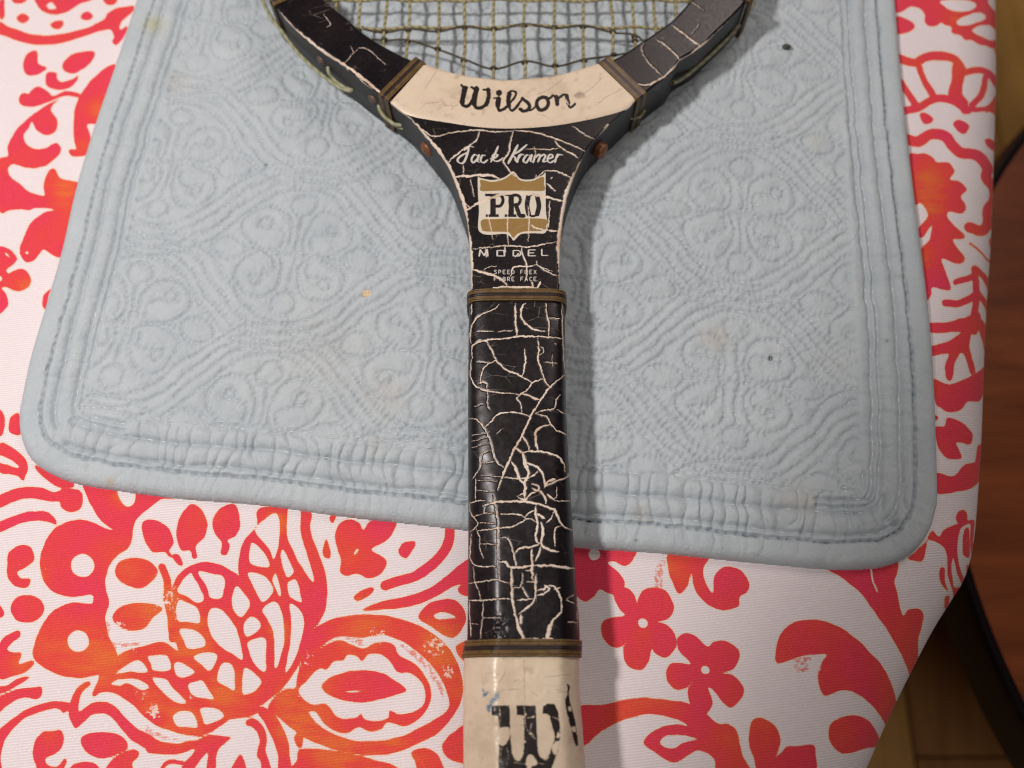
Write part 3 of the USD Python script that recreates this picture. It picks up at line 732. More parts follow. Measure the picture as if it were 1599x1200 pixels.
h += (fw * fld + (1 - fw) * ch) * np.clip((sd - 0.0080) / 0.0025, 0, 1)
# the seam and the rolled edge
se = sd - 0.0080 + (fbm2(qp, 0.0035, 3, 63) - 0.5) * 0.0012
h -= 0.0016 * np.exp(-((se - 0.0008) / 0.00045) ** 2) * (0.8 + 0.28 * np.sin(along * 2 * np.pi / 0.0033 + 5 * fbm2(qp, 0.006, 2, 62))) + 0.0003 * np.exp(-(se / 0.0018) ** 2)
h += 0.0005 * np.exp(-((se + 0.0004) / 0.0006) ** 2)
roll = sd < 0.0080
tt = np.clip(sd / 0.0080, -0.3, 1)
prof = np.where(tt > 0, np.sqrt(np.clip(1 - (1 - np.clip(tt * 1.9, 0, 1)) ** 2, 0, 1)), tt * 8)
bind_bump = (fbm2(np.stack([along, sd * 0.3], 1), 0.004, 3, 61) - 0.5) * 0.0009 * np.clip(tt * 2, 0, 1) * (0.8 + 0.6 * (uvq[:, 1] < 0.03))
bind_bump = bind_bump + 0.0004 * (ripple - 0.6) * np.clip(tt * 2, 0, 1) * (uvq[:, 1] < 0.02)
h = np.where(roll, 0.0046 * prof + bind_bump - 0.0003 * np.exp(-((sd - 0.0078) / 0.0012) ** 2), h)
h += (fbm2(qp, 0.05, 2, 71) - 0.5) * 0.0016 * np.clip(sd / 0.02, 0, 1)
h -= 0.0009
qv = np.c_[qp, h]
qf = grid_faces(len(ys), len(xs))
qf = np.vstack([qf[:, [0, 1, 2]], qf[:, [0, 2, 3]]])
qf = qf[(sd[qf] > -0.0014).all(1)][:, ::-1]
qn = vnormals(qv, qf)
# stains and dirt of their own
qpx = pix(qv)
def gauss(x, y, r, s=1.0, ry=None):
    return s * np.exp(-((qpx[:, 0] - x) / r) ** 2 - ((qpx[:, 1] - y) / (ry or r)) ** 2)
n_st = fbm2(qp, 0.006, 4, 81)
stain = np.clip((gauss(240, 38, 16, 1.0, 13) + gauss(1275, 222, 12, .3) + gauss(1300, 560, 30, .12) + gauss(588, 695, 14, .3)) * (0.3 + n_st), 0, 1)
tan = np.clip((gauss(1118, 528, 26, .38, 20) + gauss(1260, 785, 14, .22) + gauss(570, 458, 6, .0) + gauss(172, 752, 7, .8) + gauss(1000, 803, 12, .4) + gauss(760, 640, 30, .3) + gauss(600, 620, 30, .25) + gauss(1240, 775, 30, .25)
                + gauss(500, 560, 80, .15) + gauss(280, 130, 20, .25)) * (0.35 + n_st), 0, 0.9)
dust = np.clip(0.65 * np.exp(-(ld / 0.0006) ** 2) * infield * (n_st - 0.05) + 0.55 * np.exp(-(rd / 0.0008) ** 2) * ~infield * n_st + 0.9 * np.exp(-((se - 0.0008) / 0.0006) ** 2) * n_st, 0, 0.8)
hole = np.clip(gauss(1203, 560, 3.2, 1.6), 0, 1)
hole = np.maximum(hole, np.clip(gauss(415, 258, 2.2, .8) + gauss(510, 715, 3, .7) + gauss(993, 844, 2.6, .7) + gauss(1385, 533, 3, .5), 0, 1))
MAT = thing('quilted_mat', 'pale blue quilted cotton mat with rolled edge lying under the racket', 'mat')
edge_f = (sd[qf] < 0.0082).all(1)
for nm, sel in (('quilted_panel', ~edge_f), ('rolled_edge', edge_f)):
    fs = qf[sel]
    idx, inv = np.unique(fs.ravel(), return_inverse=True)
    put(MAT, nm, qv[idx], inv.reshape(-1, 3), QUILT, qn[idx], {'stain': stain[idx], 'tan': tan[idx], 'dust': dust[idx], 'hole': hole[idx]})
# stitches
from scipy.interpolate import RegularGridInterpolator
hz = RegularGridInterpolator((ys, xs), h.reshape(len(ys), len(xs)), bounds_error=False, fill_value=0.0)
SV, SF = [], []
nsv = 0
for l, pitch, ln, w_ in [(l, 0.0021, 0.0011, 0.00013) for l in lines] + [(r, 0.0048, 0.0017, 0.00017) for r in rows if True]:
    s = np.arange(0, (len(l) - 1) * 0.0003, pitch)
    for a in s:
        if rng.random() < 0.42:
            continue
        i0, i1 = int(a / 0.0003), min(len(l) - 1, int((a + ln) / 0.0003))
        if i1 - i0 < 2 or l[i0, 1] > 0.285:
            continue
        seg = l[[i0, (i0 + i1) // 2, i1]]
        z = hz(seg[:, ::-1])
        p3 = np.c_[seg, z + [0.00002, 0.00022, 0.00002]]
        tv, tf = tube(p3, [w_ * 0.7, w_, w_ * 0.7], 4)
        SV.append(tv); SF.append(tf + nsv); nsv += len(tv)
tag(put(MAT, 'stitching', np.vstack(SV), np.vstack(SF), THREAD), kind='stuff')
# ------------------------------------------------------------------ the racket: traced cracks and lettering
CRACK = '''
2 8.5 4,60 60,130 130,210 190,300 240,400 290,530 305,600 320,700 335,800 345,950 345,1085
2 9.5 1196,60 1130,160 1050,270 980,390 940,480 920,580 900,700 890,830 895,950 900,1085
2 2.5 60,110 110,135 200,115 300,100 390,95 500,105 600,100
2 3 610,95 750,110 870,150 980,190 1060,230
2 3.4 395,100 370,165 300,210 230,265 195,305
2 3.5 610,100 590,170 575,240 545,290 580,345 620,385
2 5.5 235,385 350,380 440,375 520,395
2 2 290,310 300,365
2 2 340,400 360,510
2 6.5 310,600 370,560 450,525 560,490 680,490 800,510 925,540
2 3 300,550 330,575 320,600
2 2.2 980,70 1050,120 1110,150
2 3.2 870,160 900,200 1010,265
2 2 690,215 740,210 830,215 890,205
2 2 740,200 745,270
2 3 800,350 870,350 970,390
2 2.2 745,400 800,350
2 3 815,425 870,475
2 2 840,400 850,390
2 2 750,375 740,410
2 2.4 835,540 825,700
2 2 700,570 705,680 700,790
2 2 440,560 460,680 480,780
2 2.4 575,520 570,700 575,810
2 4 720,690 780,715 890,725
2 3 355,835 470,825 580,815 700,825 800,805 890,790
2 3 550,820 555,860
2 2.5 430,835 440,890
2 3.2 660,830 665,880 690,930 690,1000 680,1040
2 3 620,890 640,860
2 5.5 345,965 420,985 500,1010 550,1040 570,1065
2 5 480,1080 560,1072 620,1077 700,1075 760,1080
2 4.5 720,1040 735,1078
2 4.5 775,1040 755,1082
2 2 420,970 450,950 500,945
2 3 590,1010 600,960 640,945 700,945 750,935
2 2.4 755,910 760,940 820,980 880,1000
2 1.5 770,950 850,975
3 3 185,100 185,165
3 3 360,100 330,130 240,170 200,215 180,260 180,350
3 4.6 460,100 460,200 470,300
3 4.4 525,95 500,120 495,180 520,220 570,255 640,272
3 4 650,95 655,170 668,230 668,300
3 2 665,190 740,190
3 3 750,100 755,320 765,480 770,530
3 2 225,272 320,272
3 2.4 350,272 440,265
3 4 190,440 185,380 210,345 280,325 400,315 480,303 600,305 700,308 755,318
3 2.8 185,440 180,540 200,600 250,635 330,650 450,662
3 3.6 275,330 310,390 340,450 400,510 460,535 520,565 560,590
3 3.2 335,455 280,480 250,530 240,590
3 2.2 235,600 260,592 280,605 275,630
3 3.6 515,385 520,450 515,510 500,550
3 3.6 600,315 605,400 600,440 620,510 640,570 670,620
3 2 610,370 630,375 635,400 612,420
3 1.8 640,460 715,470
3 1.6 690,410 690,490
3 1.5 710,350 700,340
3 4.8 770,540 720,580 670,625 610,710 560,790 500,920 450,1010 400,1130 370,1200 345,1265
3 3.5 635,568 570,590 540,630 490,665 450,662
3 5 500,660 560,680 605,700
3 2.6 490,665 465,690 490,720 500,760 500,780
3 2 285,640 285,720 295,765
3 3 265,870 310,830 340,795 400,778 480,780 545,800
3 3.6 585,785 650,800 680,850 720,890 790,920
3 2.6 590,780 640,765 700,750 715,700 740,670
3 2 715,755 780,795
3 5 680,855 620,870 585,900 585,960 600,1020
3 2.6 165,815 210,820 260,870 300,950 320,1040 350,1095 400,1130
3 4 500,925 540,980 540,1020
3 4 460,1000 500,1025
3 4.4 490,1030 560,1022 640,1025 720,1050 760,1100 770,1150
3 6.4 505,1030 515,1100 540,1150 530,1200
3 4.2 530,1090 580,1110 630,1160 640,1200
3 4.2 435,1095 465,1130 480,1190
3 3 540,1190 600,1150
3 1 185,920 290,905
3 1 185,960 290,930
3 1.2 190,995 310,965
3 1 200,740 250,730
3 2 305,1010 250,1040 240,1120 190,1195
3 1.8 250,1095 330,1085
3 1.5 340,910 380,880
3 1.2 250,1170 400,1185 470,1190
3 1.5 220,465 290,465
3 2 800,1140 780,1180 740,1200
4 5 435,90 465,140 490,200 520,230 515,290 520,330
4 6 510,40 525,100 540,160 520,210 515,260
4 4.2 540,95 590,115 630,160 640,210 640,250
4 2.6 400,180 480,190 560,180 600,145
4 5 640,240 670,205 710,195
4 3.6 640,240 720,205 790,175 810,140
4 4.2 560,225 600,235 600,265 560,250
4 5 600,260 640,300 650,345
4 4 660,290 700,325
4 2 720,235 715,300 700,325 820,335
4 3 470,300 520,275
4 4 480,310 520,325 560,280 590,270
4 4.8 260,360 330,340 430,333 520,335 600,350 680,375 710,400 750,480 830,520
4 2 175,345 200,335 240,330 270,330
4 2 175,350 180,410 220,460 215,490 175,525
4 2.6 325,295 340,400 350,500 350,640 350,705
4 4.6 590,350 585,400 590,440 600,480 585,540 590,580 620,600
4 5.5 595,410 640,440
4 5.6 620,460 630,520 620,600 660,630 730,650
4 3 700,395 680,440 650,470
4 3 745,485 705,510 705,610
4 1.6 190,430 260,410 330,405
4 3 370,410 480,415 520,435
4 3 520,430 540,405 580,390
4 1.6 220,465 330,470
4 3 230,515 360,500 440,490 500,460 540,440 585,460
4 2.6 350,560 410,565 435,620 450,680 465,740
4 4 455,660 490,625 560,615 610,600
4 4.2 615,610 600,670 580,705
4 1.6 230,600 340,600
4 1.8 215,500 235,560 240,630 260,690
4 2.2 185,540 175,640 180,700 215,735 280,742 345,735
4 5 355,710 400,715 430,745 540,740 570,730
4 5.4 570,735 680,735 760,745 830,755
4 4.6 560,630 562,740 565,830
4 5 430,745 435,830 440,950 460,1050 490,1150 520,1195
4 2.2 165,845 280,830 345,820 400,840 435,845
4 1.5 345,700 355,820
4 1.6 195,740 205,830 235,900 240,960
4 2.6 165,950 260,950 340,945 435,940
4 3 470,950 540,945 575,940
4 4.6 585,790 585,860 580,940 540,990 480,1035
4 2.2 500,780 500,830 480,870 440,870
4 3 500,870 540,940
4 3 525,835 575,840
4 2.6 520,765 560,765
4 4 600,885 640,880 650,865 670,880 640,910 590,920
4 4 640,860 700,865 735,920 750,980 740,1030 690,1080 670,1150 650,1195
4 3 700,880 740,870
4 6 495,1040 490,1100
4 9 685,1090 665,1150 655,1200
4 7 470,1100 495,1160 515,1200
4 5.5 480,1195 560,1195 640,1195 690,1190
4 2 780,945 830,910
4 2 780,950 830,970
4 2.5 785,1085 850,1090
4 1.8 840,760 845,900 850,1150
4 2 170,960 180,1180
4 2 260,960 250,1080 240,1190
4 1.5 250,1080 270,1060 370,1060
4 1 175,1100 230,1100
4 1 210,200 340,205
4 1.2 215,265 320,270
4 1.6 210,190 210,330
4 1 270,350 265,410
6 6 150,76 230,170 330,255 430,330 540,400 640,470 750,560 840,640
6 3.4 900,710 960,740 1020,800 1100,855
6 1.3 420,90 465,150 440,170
6 1.3 550,400 605,330 590,290
6 1.5 610,330 660,300 720,325 770,370 810,410
6 2 530,410 600,470 680,540 740,580
6 2.2 620,470 680,525 720,560
7 4.5 780,525 850,530 940,485 1020,410 1050,375 1100,350 1160,300 1240,240 1380,110
7 4 1000,160 1080,220 1170,290
7 3.2 900,250 960,290 1040,365 1040,390
7 2.2 820,270 810,320 850,390 940,480
7 1.3 1120,215 1170,150
7 1.8 1110,10 1200,65
'''
SCRIPT = '''
2 2.6 330,195 320,240 300,290 278,302 258,285 270,262 312,236
2 2.2 300,220 330,196 360,200
2 2.4 385,258 365,247 345,275 355,298 383,272 392,250 382,285 396,296
2 2.4 432,252 412,254 402,284 420,298 446,280
2 2.4 512,195 490,245 466,292
2 2.4 462,272 490,268 508,250 490,243 476,262 492,288 520,284 540,268
2 3 634,188 610,235 574,302
2 2.6 690,186 640,228 602,248 618,266 622,286 634,296
2 2.4 644,248 630,296
2 2.4 640,268 656,246 674,250
2 2.4 712,254 690,250 668,284 686,297 712,262 722,250 714,286 728,292
2 2.4 744,250 730,296
2 2.4 740,268 766,246 774,256 760,292
2 2.4 768,264 798,246 806,260 792,290 814,288
2 2.4 820,276 852,262 846,246 828,254 820,284 838,297 866,280
2 2.4 882,244 876,262 866,296
2 2.2 874,270 892,248 916,250
2 2 393,882 400,840
2 2 400,840 424,878
2 2 424,878 443,840
2 2 443,840 447,882
2 2 506,846 548,846
2 2 548,846 552,880
2 2 552,880 505,880
2 2 505,880 506,846
2 1.8 606,846 606,880
2 2 604,846 640,846
2 2 640,846 652,856
2 2 652,856 652,870
2 2 652,870 640,880
2 2 640,880 604,880
2 2 746,842 701,842
2 2 701,842 701,879
2 2 701,879 746,879
2 1.8 702,861 736,861
2 1.8 784,838 784,877
2 1.8 782,877 824,877
'''
GL = {'S': '9,1 3,0 1,3 8,6 8,9 2,10 1,9', 'P': '1,10 1,0|1,0 8,1 8,5 1,6', 'E': '9,0 1,0|1,0 1,10|1,10 9,10|1,5 7,5', 'D': '1,0 1,10|1,0 7,1 9,5 7,9 1,10', 'F': '9,0 1,0|1,0 1,10|1,5 7,5',
      'L': '1,0 1,10|1,10 9,10', 'X': '1,0 9,10|9,0 1,10', 'I': '5,0 5,10', 'B': '1,0 1,10|1,0 8,1 7,5 1,5|1,5 9,6 8,9 1,10', 'R': '1,10 1,0|1,0 8,1 8,5 1,6|4,6 9,10', 'A': '1,10 5,0 9,10|2,7 8,7', 'C': '9,1 4,0 1,5 4,10 9,9'}
def small(text, x0, x1, y, hgt):
    n = len(text); out = ''
    for i, c in enumerate(text):
        for part in GL.get(c, '').split('|'):
            if part:
                p = [[float(a) for a in w.split(',')] for w in part.split()]
                q = [f'{x0 + (x1 - x0) * (i + 0.1 + 0.072 * a) / n:.1f},{y - hgt / 2 + hgt * b / 10:.1f}' for a, b in p]
                out += ''.join(f'2 1.0 {a} {b}\n' for a, b in zip(q, q[1:]))
    return out
SMALL = small('SPEED FLEX', 482, 757, 980, 24) + small('FIBRE FACE', 482, 757, 1024, 24)
SHIELD = 'f 2 385,388 400,393 470,406 540,393 585,365 603,352 622,365 652,398 720,402 790,375 806,360 808,450 810,600 820,690 802,737 740,738 660,742 632,762 608,784 588,760 550,742 460,748 408,738 386,702 392,600 386,500'
GOLD = '''
f 2 402,404 470,418 540,404 590,374 604,364 618,374 650,408 720,412 792,386 798,430 798,472 700,473 500,473 404,474 402,440
f 2 410,655 500,650 600,646 805,650 812,690 798,722 690,726 640,738 618,756 606,768 594,756 568,731 430,727 408,706
'''
PRO = '''
p 2 462,492 497,492 497,632 462,632
p 2 430,491 470,491 470,507 430,507
p 2 434,620 516,620 516,637 434,637
s 2 20 495,500 530,503 542,535 526,566 496,570
p 2 575,494 610,494 610,632 575,632
p 2 552,491 590,491 590,506 552,506
p 2 552,620 626,620 626,637 552,637
s 2 20 608,500 638,503 650,530 636,558 608,562
s 2 26 622,562 636,600 646,626 670,630
s 2 30 700,510 692,565 702,618
s 2 30 756,510 766,565 756,618
s 2 14 696,508 728,497 760,508
s 2 14 696,620 728,632 760,620
'''
LOGO = '''
s W 26 150,95 165,112 215,122
s W 60 190,130 172,210 157,292
s W 36 152,290 168,325 212,338 250,308 282,250
s W 30 265,118 300,140
s W 60 322,140 302,220 290,300
s W 40 290,300 312,345 358,357 412,328 442,280
s W 48 452,150 460,200 450,265 430,318
s W 26 398,148 470,152
c W 575 183 36
s W 18 520,243 592,245
s W 58 570,252 562,325
s W 34 560,330 578,385 622,375 662,342
s W 50 694,190 680,270 690,335
s W 26 690,188 722,162 766,180 760,222 712,285
s W 30 688,340 716,385 762,360 808,300 846,250
s W 40 842,250 895,292 926,335 902,378 850,390 815,368
s W 24 905,388 950,375 990,345
s W 42 1070,232 1020,260 1004,310 1030,372 1072,378 1115,352 1135,300 1115,245 1070,232
s W 28 1142,250 1190,216 1215,235
s W 50 1228,232 1236,308
s W 28 1243,252 1308,206 1345,218
s W 46 1343,218 1362,300
s W 28 1355,306 1390,350 1437,312
x W 12 1335,262 1350,290 1362,312
'''
SMUDGE = 'f W 1420,215 1455,165 1500,160 1545,205 1500,245 1455,240'
BIGW = '''
p 5 388,762 528,757 532,950 540,1080 546,1130 562,1172 590,1195 612,1188 630,1150 640,1090 640,1000 640,900 637,850 630,833 582,833 582,758 731,760 738,900 745,1080 752,1130 770,1165 800,1182 830,1170 850,1100 872,1040 880,1000 860,920 835,840 812,826 785,822 790,766 826,746 880,748 905,800 920,900 925,1000 910,1100 880,1180 840,1290 700,1290 690,1165 650,1290 440,1290 450,1000 440,842 388,832
h 5 470,930 520,932 525,1010 480,1070 440,1045 450,960
h 5 905,965 925,990 895,1005
h 5 868,1060 915,1040 890,1140 860,1112
h 5 600,1030 650,1035 650,1052 610,1060
h 5 660,1170 690,1140 725,1165 740,1220 660,1230
x 5 6 700,900 690,960 720,1000
x 5 5 670,855 715,850
x 5 5 640,756 648,850 656,930 690,985 730,1020
x 5 4 445,765 455,850 450,930 462,1060 455,1200
x 5 3.5 505,1090 520,1150 500,1230
x 5 4 860,850 900,862 918,880
x 5 4 845,960 885,1050 870,1090
x 5 3 560,1200 640,1215 720,1205 800,1218
f 5 975,590 995,610 990,660 1000,730 1030,840 1050,950 1062,1060 1042,1070 1020,990 990,880 970,790 962,720 980,660
h 5 985,770 1005,765 1010,800 990,800
h 5 1010,930 1040,925 1045,960 1020,965
'''
BLUE = '''
f 5 350,790 365,740 400,680 440,645 450,690 405,745 375,810
f 5 318,640 362,650 350,690 318,685
'''
HAIR = '''
5 1.0 450,640 520,636 605,633
5 1.2 440,580 470,545 500,470
5 1.0 640,400 645,560 642,640 650,760
5 0.8 540,580 610,550
5 0.8 780,545 900,525 1005,515
5 0.8 870,628 920,640 985,660
5 0.8 330,520 380,505 450,520
5 0.7 690,650 760,690
5 0.8 540,915 630,912
6 1.0 1050,560 1090,500 1130,440
6 0.8 1020,690 1060,650 1150,640
6 0.8 1130,690 1180,660 1240,665
7 0.8 150,590 230,560 330,480
7 0.8 380,600 470,570 560,490
7 0.8 520,660 600,600 690,560
W 0.8 20,380 80,330 110,320
W 0.7 1000,430 1090,440 1150,480
'''
crack_pr, script_pr, small_pr, hair_pr = strokes(CRACK), strokes(SCRIPT, True), strokes(SMALL), strokes(HAIR)
crack_pr = (crack_pr[0], crack_pr[1] * 0.63)
shield_a, gold_a, pro_a, logo_a, bigw_a, blue_a, smudge_a = map(area, (SHIELD, GOLD, PRO, LOGO, BIGW, BLUE, SMUDGE))

def lacquer(v, n):
    """Paint attributes of a piece of the racket at its vertices."""
    p = pix(v)
    up = n[:, 2] > -0.2
    out = {}
    c = np.full(len(v), -10.0)
    c[up] = stroke_sdf(crack_pr, p[up], jag=0.55)
    out['crack'] = c
    s = np.full(len(v), -10.0)
    s[up] = np.maximum(stroke_sdf(script_pr, p[up]), stroke_sdf(small_pr, p[up]) * 0.8)
    out['script'] = s
    for k, g in (('shield', shield_a), ('gold', gold_a), ('letters', pro_a)):
        a = np.full(len(v), -10.0)
        a[up] = sdf(g, p[up], 10.0, 0.4)
        out[k] = a
    return out

BLACK = ramp_mat('cracked_black_lacquer', {
    'g': ('geometry', {}), 'k': attr('crack'), 's': attr('script'), 'sh': attr('shield'), 'go': attr('gold'), 'le': attr('letters'),
    'n': ('noise_texture', {'scale': 2500.0, 'detail': 3.0}), 'n2': ('noise_texture', {'scale': 90.0, 'detail': 4.0}), 'n3': ('noise_texture', {'scale': 700.0, 'detail': 3.0}),
    'j': ('math', {'math_type': 'multiply_add', 'value2': 2.2, 'value3': -1.1}), 'ka': ('math', {'math_type': 'add'}),
    'kf': ('map_range', {'range_type': 'smoothstep', 'from_min': -0.6, 'from_max': 0.5, 'to_min': 0.0, 'to_max': 1.0, 'clamp': True}),
    'sf': ('map_range', {'range_type': 'smoothstep', 'from_min': -0.5, 'from_max': 0.4, 'to_min': 0.0, 'to_max': 0.85, 'clamp': True}),
    'shf': ('map_range', {'range_type': 'smoothstep', 'from_min': -0.5, 'from_max': 0.5, 'to_min': 0.0, 'to_max': 1.0, 'clamp': True}),
    'gof': ('map_range', {'range_type': 'smoothstep', 'from_min': -0.5, 'from_max': 0.5, 'to_min': 0.0, 'to_max': 1.0, 'clamp': True}),
    'lef': ('map_range', {'range_type': 'smoothstep', 'from_min': -0.5, 'from_max': 0.5, 'to_min': 0.0, 'to_max': 1.0, 'clamp': True}),
    'vm': ('mapping', {'scale': (0.55, 1.3, 1.0)}), 'vo': ('voronoi_texture', {'feature': 'distance_to_edge', 'scale': 190.0, 'randomness': 1.0}), 'vf': ('map_range', {'from_min': 0.0, 'from_max': 0.022, 'to_min': 0.34, 'to_max': 0.0, 'clamp': True}),
    'vn': ('noise_texture', {'scale': 75.0, 'detail': 4.0, 'roughness': 0.7}), 'vg': ('map_range', {'from_min': 0.54, 'from_max': 0.66, 'to_min': 0.0, 'to_max': 1.0, 'clamp': True}), 'vx': ('math', {'math_type': 'multiply'}), 'km': ('math', {'math_type': 'maximum'}),
    'black': ('rgb_ramp', {'ramp': [(0.3, (0.0045, 0.0034, 0.0048)), (0.75, (0.013, 0.009, 0.010))]}),
    'under': ('rgb_ramp', {'ramp': [(0.28, (0.46, 0.33, 0.23)), (0.45, (0.64, 0.53, 0.43)), (0.75, (0.74, 0.67, 0.57))]}),
    'c1': ('mix', {'color2': (0.60, 0.56, 0.46)}), 'c2': ('mix', {'color2': (0.27, 0.165, 0.052)}), 'c3': ('mix', {'color2': (0.014, 0.011, 0.012)}), 'c4': ('mix', {'color2': (0.66, 0.63, 0.57)}), 'c5': ('mix', {}),
    'rr': ('map_range', {'from_min': 0.0, 'from_max': 1.0, 'to_min': 0.24, 'to_max': 0.75}), 'rn': ('math', {'math_type': 'multiply_add', 'value2': 0.22}),
    'kh': ('map_range', {'range_type': 'smoothstep', 'from_min': -2.2, 'from_max': 1.0, 'to_min': 1.0, 'to_max': 0.0, 'clamp': True}), 'hh': ('math', {'math_type': 'multiply_add', 'value2': 0.10}),
    'b': ('bump', {'strength': 0.35, 'distance': 0.0003}), 'p': ('principled_bsdf', {'specular_ior_level': 0.42}),
}, [('g.position', 'n.vector'), ('g.position', 'n2.vector'), ('g.position', 'n3.vector'), ('n.fac', 'j.value1'), ('j.value', 'ka.value1'), ('k.fac', 'ka.value2'), ('ka.value', 'kf.value'),
    ('g.position', 'vm.vector'), ('vm.vector', 'vo.vector'), ('vo.distance', 'vf.value'), ('g.position', 'vn.vector'), ('vn.fac', 'vg.value'), ('vf.result', 'vx.value1'), ('vg.result', 'vx.value2'), ('kf.result', 'km.value1'), ('vx.value', 'km.value2'), ('s.fac', 'sf.value'), ('sh.fac', 'shf.value'), ('go.fac', 'gof.value'), ('le.fac', 'lef.value'), ('n2.fac', 'black.fac'), ('n2.fac', 'under.fac'),
    ('black.color', 'c1.color1'), ('shf.result', 'c1.fac'), ('c1.color', 'c2.color1'), ('gof.result', 'c2.fac'), ('c2.color', 'c3.color1'), ('lef.result', 'c3.fac'), ('c3.color', 'c4.color1'), ('sf.result', 'c4.fac'),
    ('c4.color', 'c5.color1'), ('under.color', 'c5.color2'), ('km.value', 'c5.fac'), ('c5.color', 'p.base_color'), ('kf.result', 'rr.value'), ('n3.fac', 'rn.value1'), ('rr.result', 'rn.value3'), ('rn.value', 'p.roughness'),
    ('k.fac', 'kh.value'), ('kh.result', 'hh.value3'), ('n3.fac', 'hh.value1'), ('hh.value', 'b.height'), ('b.normal', 'p.normal')])

CREAM = ramp_mat('aged_cream_lacquer', {
    'g': ('geometry', {}), 'l': attr('ink'), 'h': attr('hair'), 'bl': attr('blue'), 'sm': attr('smudge'),
    'n': ('noise_texture', {'scale': 45.0, 'detail': 5.0, 'roughness': 0.65}), 'n2': ('noise_texture', {'scale': 1800.0, 'detail': 3.0}), 'n3': ('noise_texture', {'scale': 260.0, 'detail': 4.0}),
    'v': ('voronoi_texture', {'feature': 'distance_to_edge', 'scale': 90.0}), 'vf': ('map_range', {'from_min': 0.0, 'from_max': 0.018, 'to_min': 0.28, 'to_max': 0.0, 'clamp': True}),
    'gate': ('map_range', {'from_min': 0.5, 'from_max': 0.62, 'to_min': 0.0, 'to_max': 1.0, 'clamp': True}), 'vg': ('math', {'math_type': 'multiply'}),
    'base': ('rgb_ramp', {'ramp': [(0.28, (0.47, 0.38, 0.27)), (0.48, (0.62, 0.52, 0.39)), (0.75, (0.68, 0.59, 0.46))]}),
    'j': ('math', {'math_type': 'multiply_add', 'value2': 2.0, 'value3': -1.0}), 'la': ('math', {'math_type': 'add'}), 'ha': ('math', {'math_type': 'add'}), 'ba': ('math', {'math_type': 'add'}),
    'nb': ('noise_texture', {'scale': 900.0, 'detail': 4.0, 'roughness': 0.7}), 'jb': ('math', {'math_type': 'multiply_add', 'value2': 26.0, 'value3': -14.0}), 'jj': ('math', {'math_type': 'multiply_add', 'value2': 14.0, 'value3': -7.0}),
    'lf': ('map_range', {'range_type': 'smoothstep', 'from_min': -0.6, 'from_max': 0.5, 'to_min': 0.0, 'to_max': 1.0, 'clamp': True}),
    'hf': ('map_range', {'range_type': 'smoothstep', 'from_min': -0.6, 'from_max': 0.5, 'to_min': 0.0, 'to_max': 0.7, 'clamp': True}),
    'bf': ('map_range', {'range_type': 'smoothstep', 'from_min': -1.5, 'from_max': 2.0, 'to_min': 0.0, 'to_max': 0.9, 'clamp': True}),
    'mf': ('map_range', {'range_type': 'smoothstep', 'from_min': -2.0, 'from_max': 2.5, 'to_min': 0.0, 'to_max': 0.55, 'clamp': True}), 'ma': ('math', {'math_type': 'add'}),
    'sp': ('map_range', {'from_min': 0.60, 'from_max': 0.74, 'to_min': 0.0, 'to_max': 0.55, 'clamp': True}),
    'c0': ('mix', {'color2': (0.16, 0.11, 0.08)}), 'c1': ('mix', {'color2': (0.30, 0.20, 0.14)}), 'c2': ('mix', {'color2': (0.06, 0.16, 0.26)}), 'c3': ('mix', {'color2': (0.16, 0.11, 0.08)}), 'c4': ('mix', {'color2': (0.016, 0.012, 0.011)}), 'c5': ('mix', {'color2': (0.34, 0.25, 0.17)}),
    'hh': ('math', {'math_type': 'multiply_add', 'value2': 0.5}), 'b': ('bump', {'strength': 0.35, 'distance': 0.00025}), 'p': ('principled_bsdf', {'roughness': 0.33}),
}, [('g.position', 'n.vector'), ('g.position', 'n2.vector'), ('g.position', 'n3.vector'), ('g.position', 'v.vector'), ('v.distance', 'vf.value'), ('n.fac', 'gate.value'), ('gate.result', 'vg.value1'), ('vf.result', 'vg.value2'), ('n.fac', 'base.fac'), ('n2.fac', 'j.value1'), ('n3.fac', 'jj.value1'),
    ('j.value', 'la.value1'), ('l.fac', 'la.value2'), ('j.value', 'ha.value1'), ('h.fac', 'ha.value2'), ('jb.value', 'ba.value1'), ('g.position', 'nb.vector'), ('nb.fac', 'jb.value1'), ('bl.fac', 'ba.value2'), ('jj.value', 'ma.value1'), ('sm.fac', 'ma.value2'), ('la.value', 'lf.value'), ('ha.value', 'hf.value'), ('ba.value', 'bf.value'), ('ma.value', 'mf.value'), ('n3.fac', 'sp.value'),
    ('base.color', 'c1.color1'), ('vg.value', 'c1.fac'), ('c1.color', 'c5.color1'), ('sp.result', 'c5.fac'), ('c5.color', 'c2.color1'), ('bf.result', 'c2.fac'), ('c2.color', 'c3.color1'), ('hf.result', 'c3.fac'), ('c3.color', 'c0.color1'), ('mf.result', 'c0.fac'), ('c0.color', 'c4.color1'), ('lf.result', 'c4.fac'), ('c4.color', 'p.base_color'),
    ('n3.fac', 'hh.value1'), ('n.fac', 'hh.value3'), ('hh.value', 'b.height'), ('b.normal', 'p.normal')])
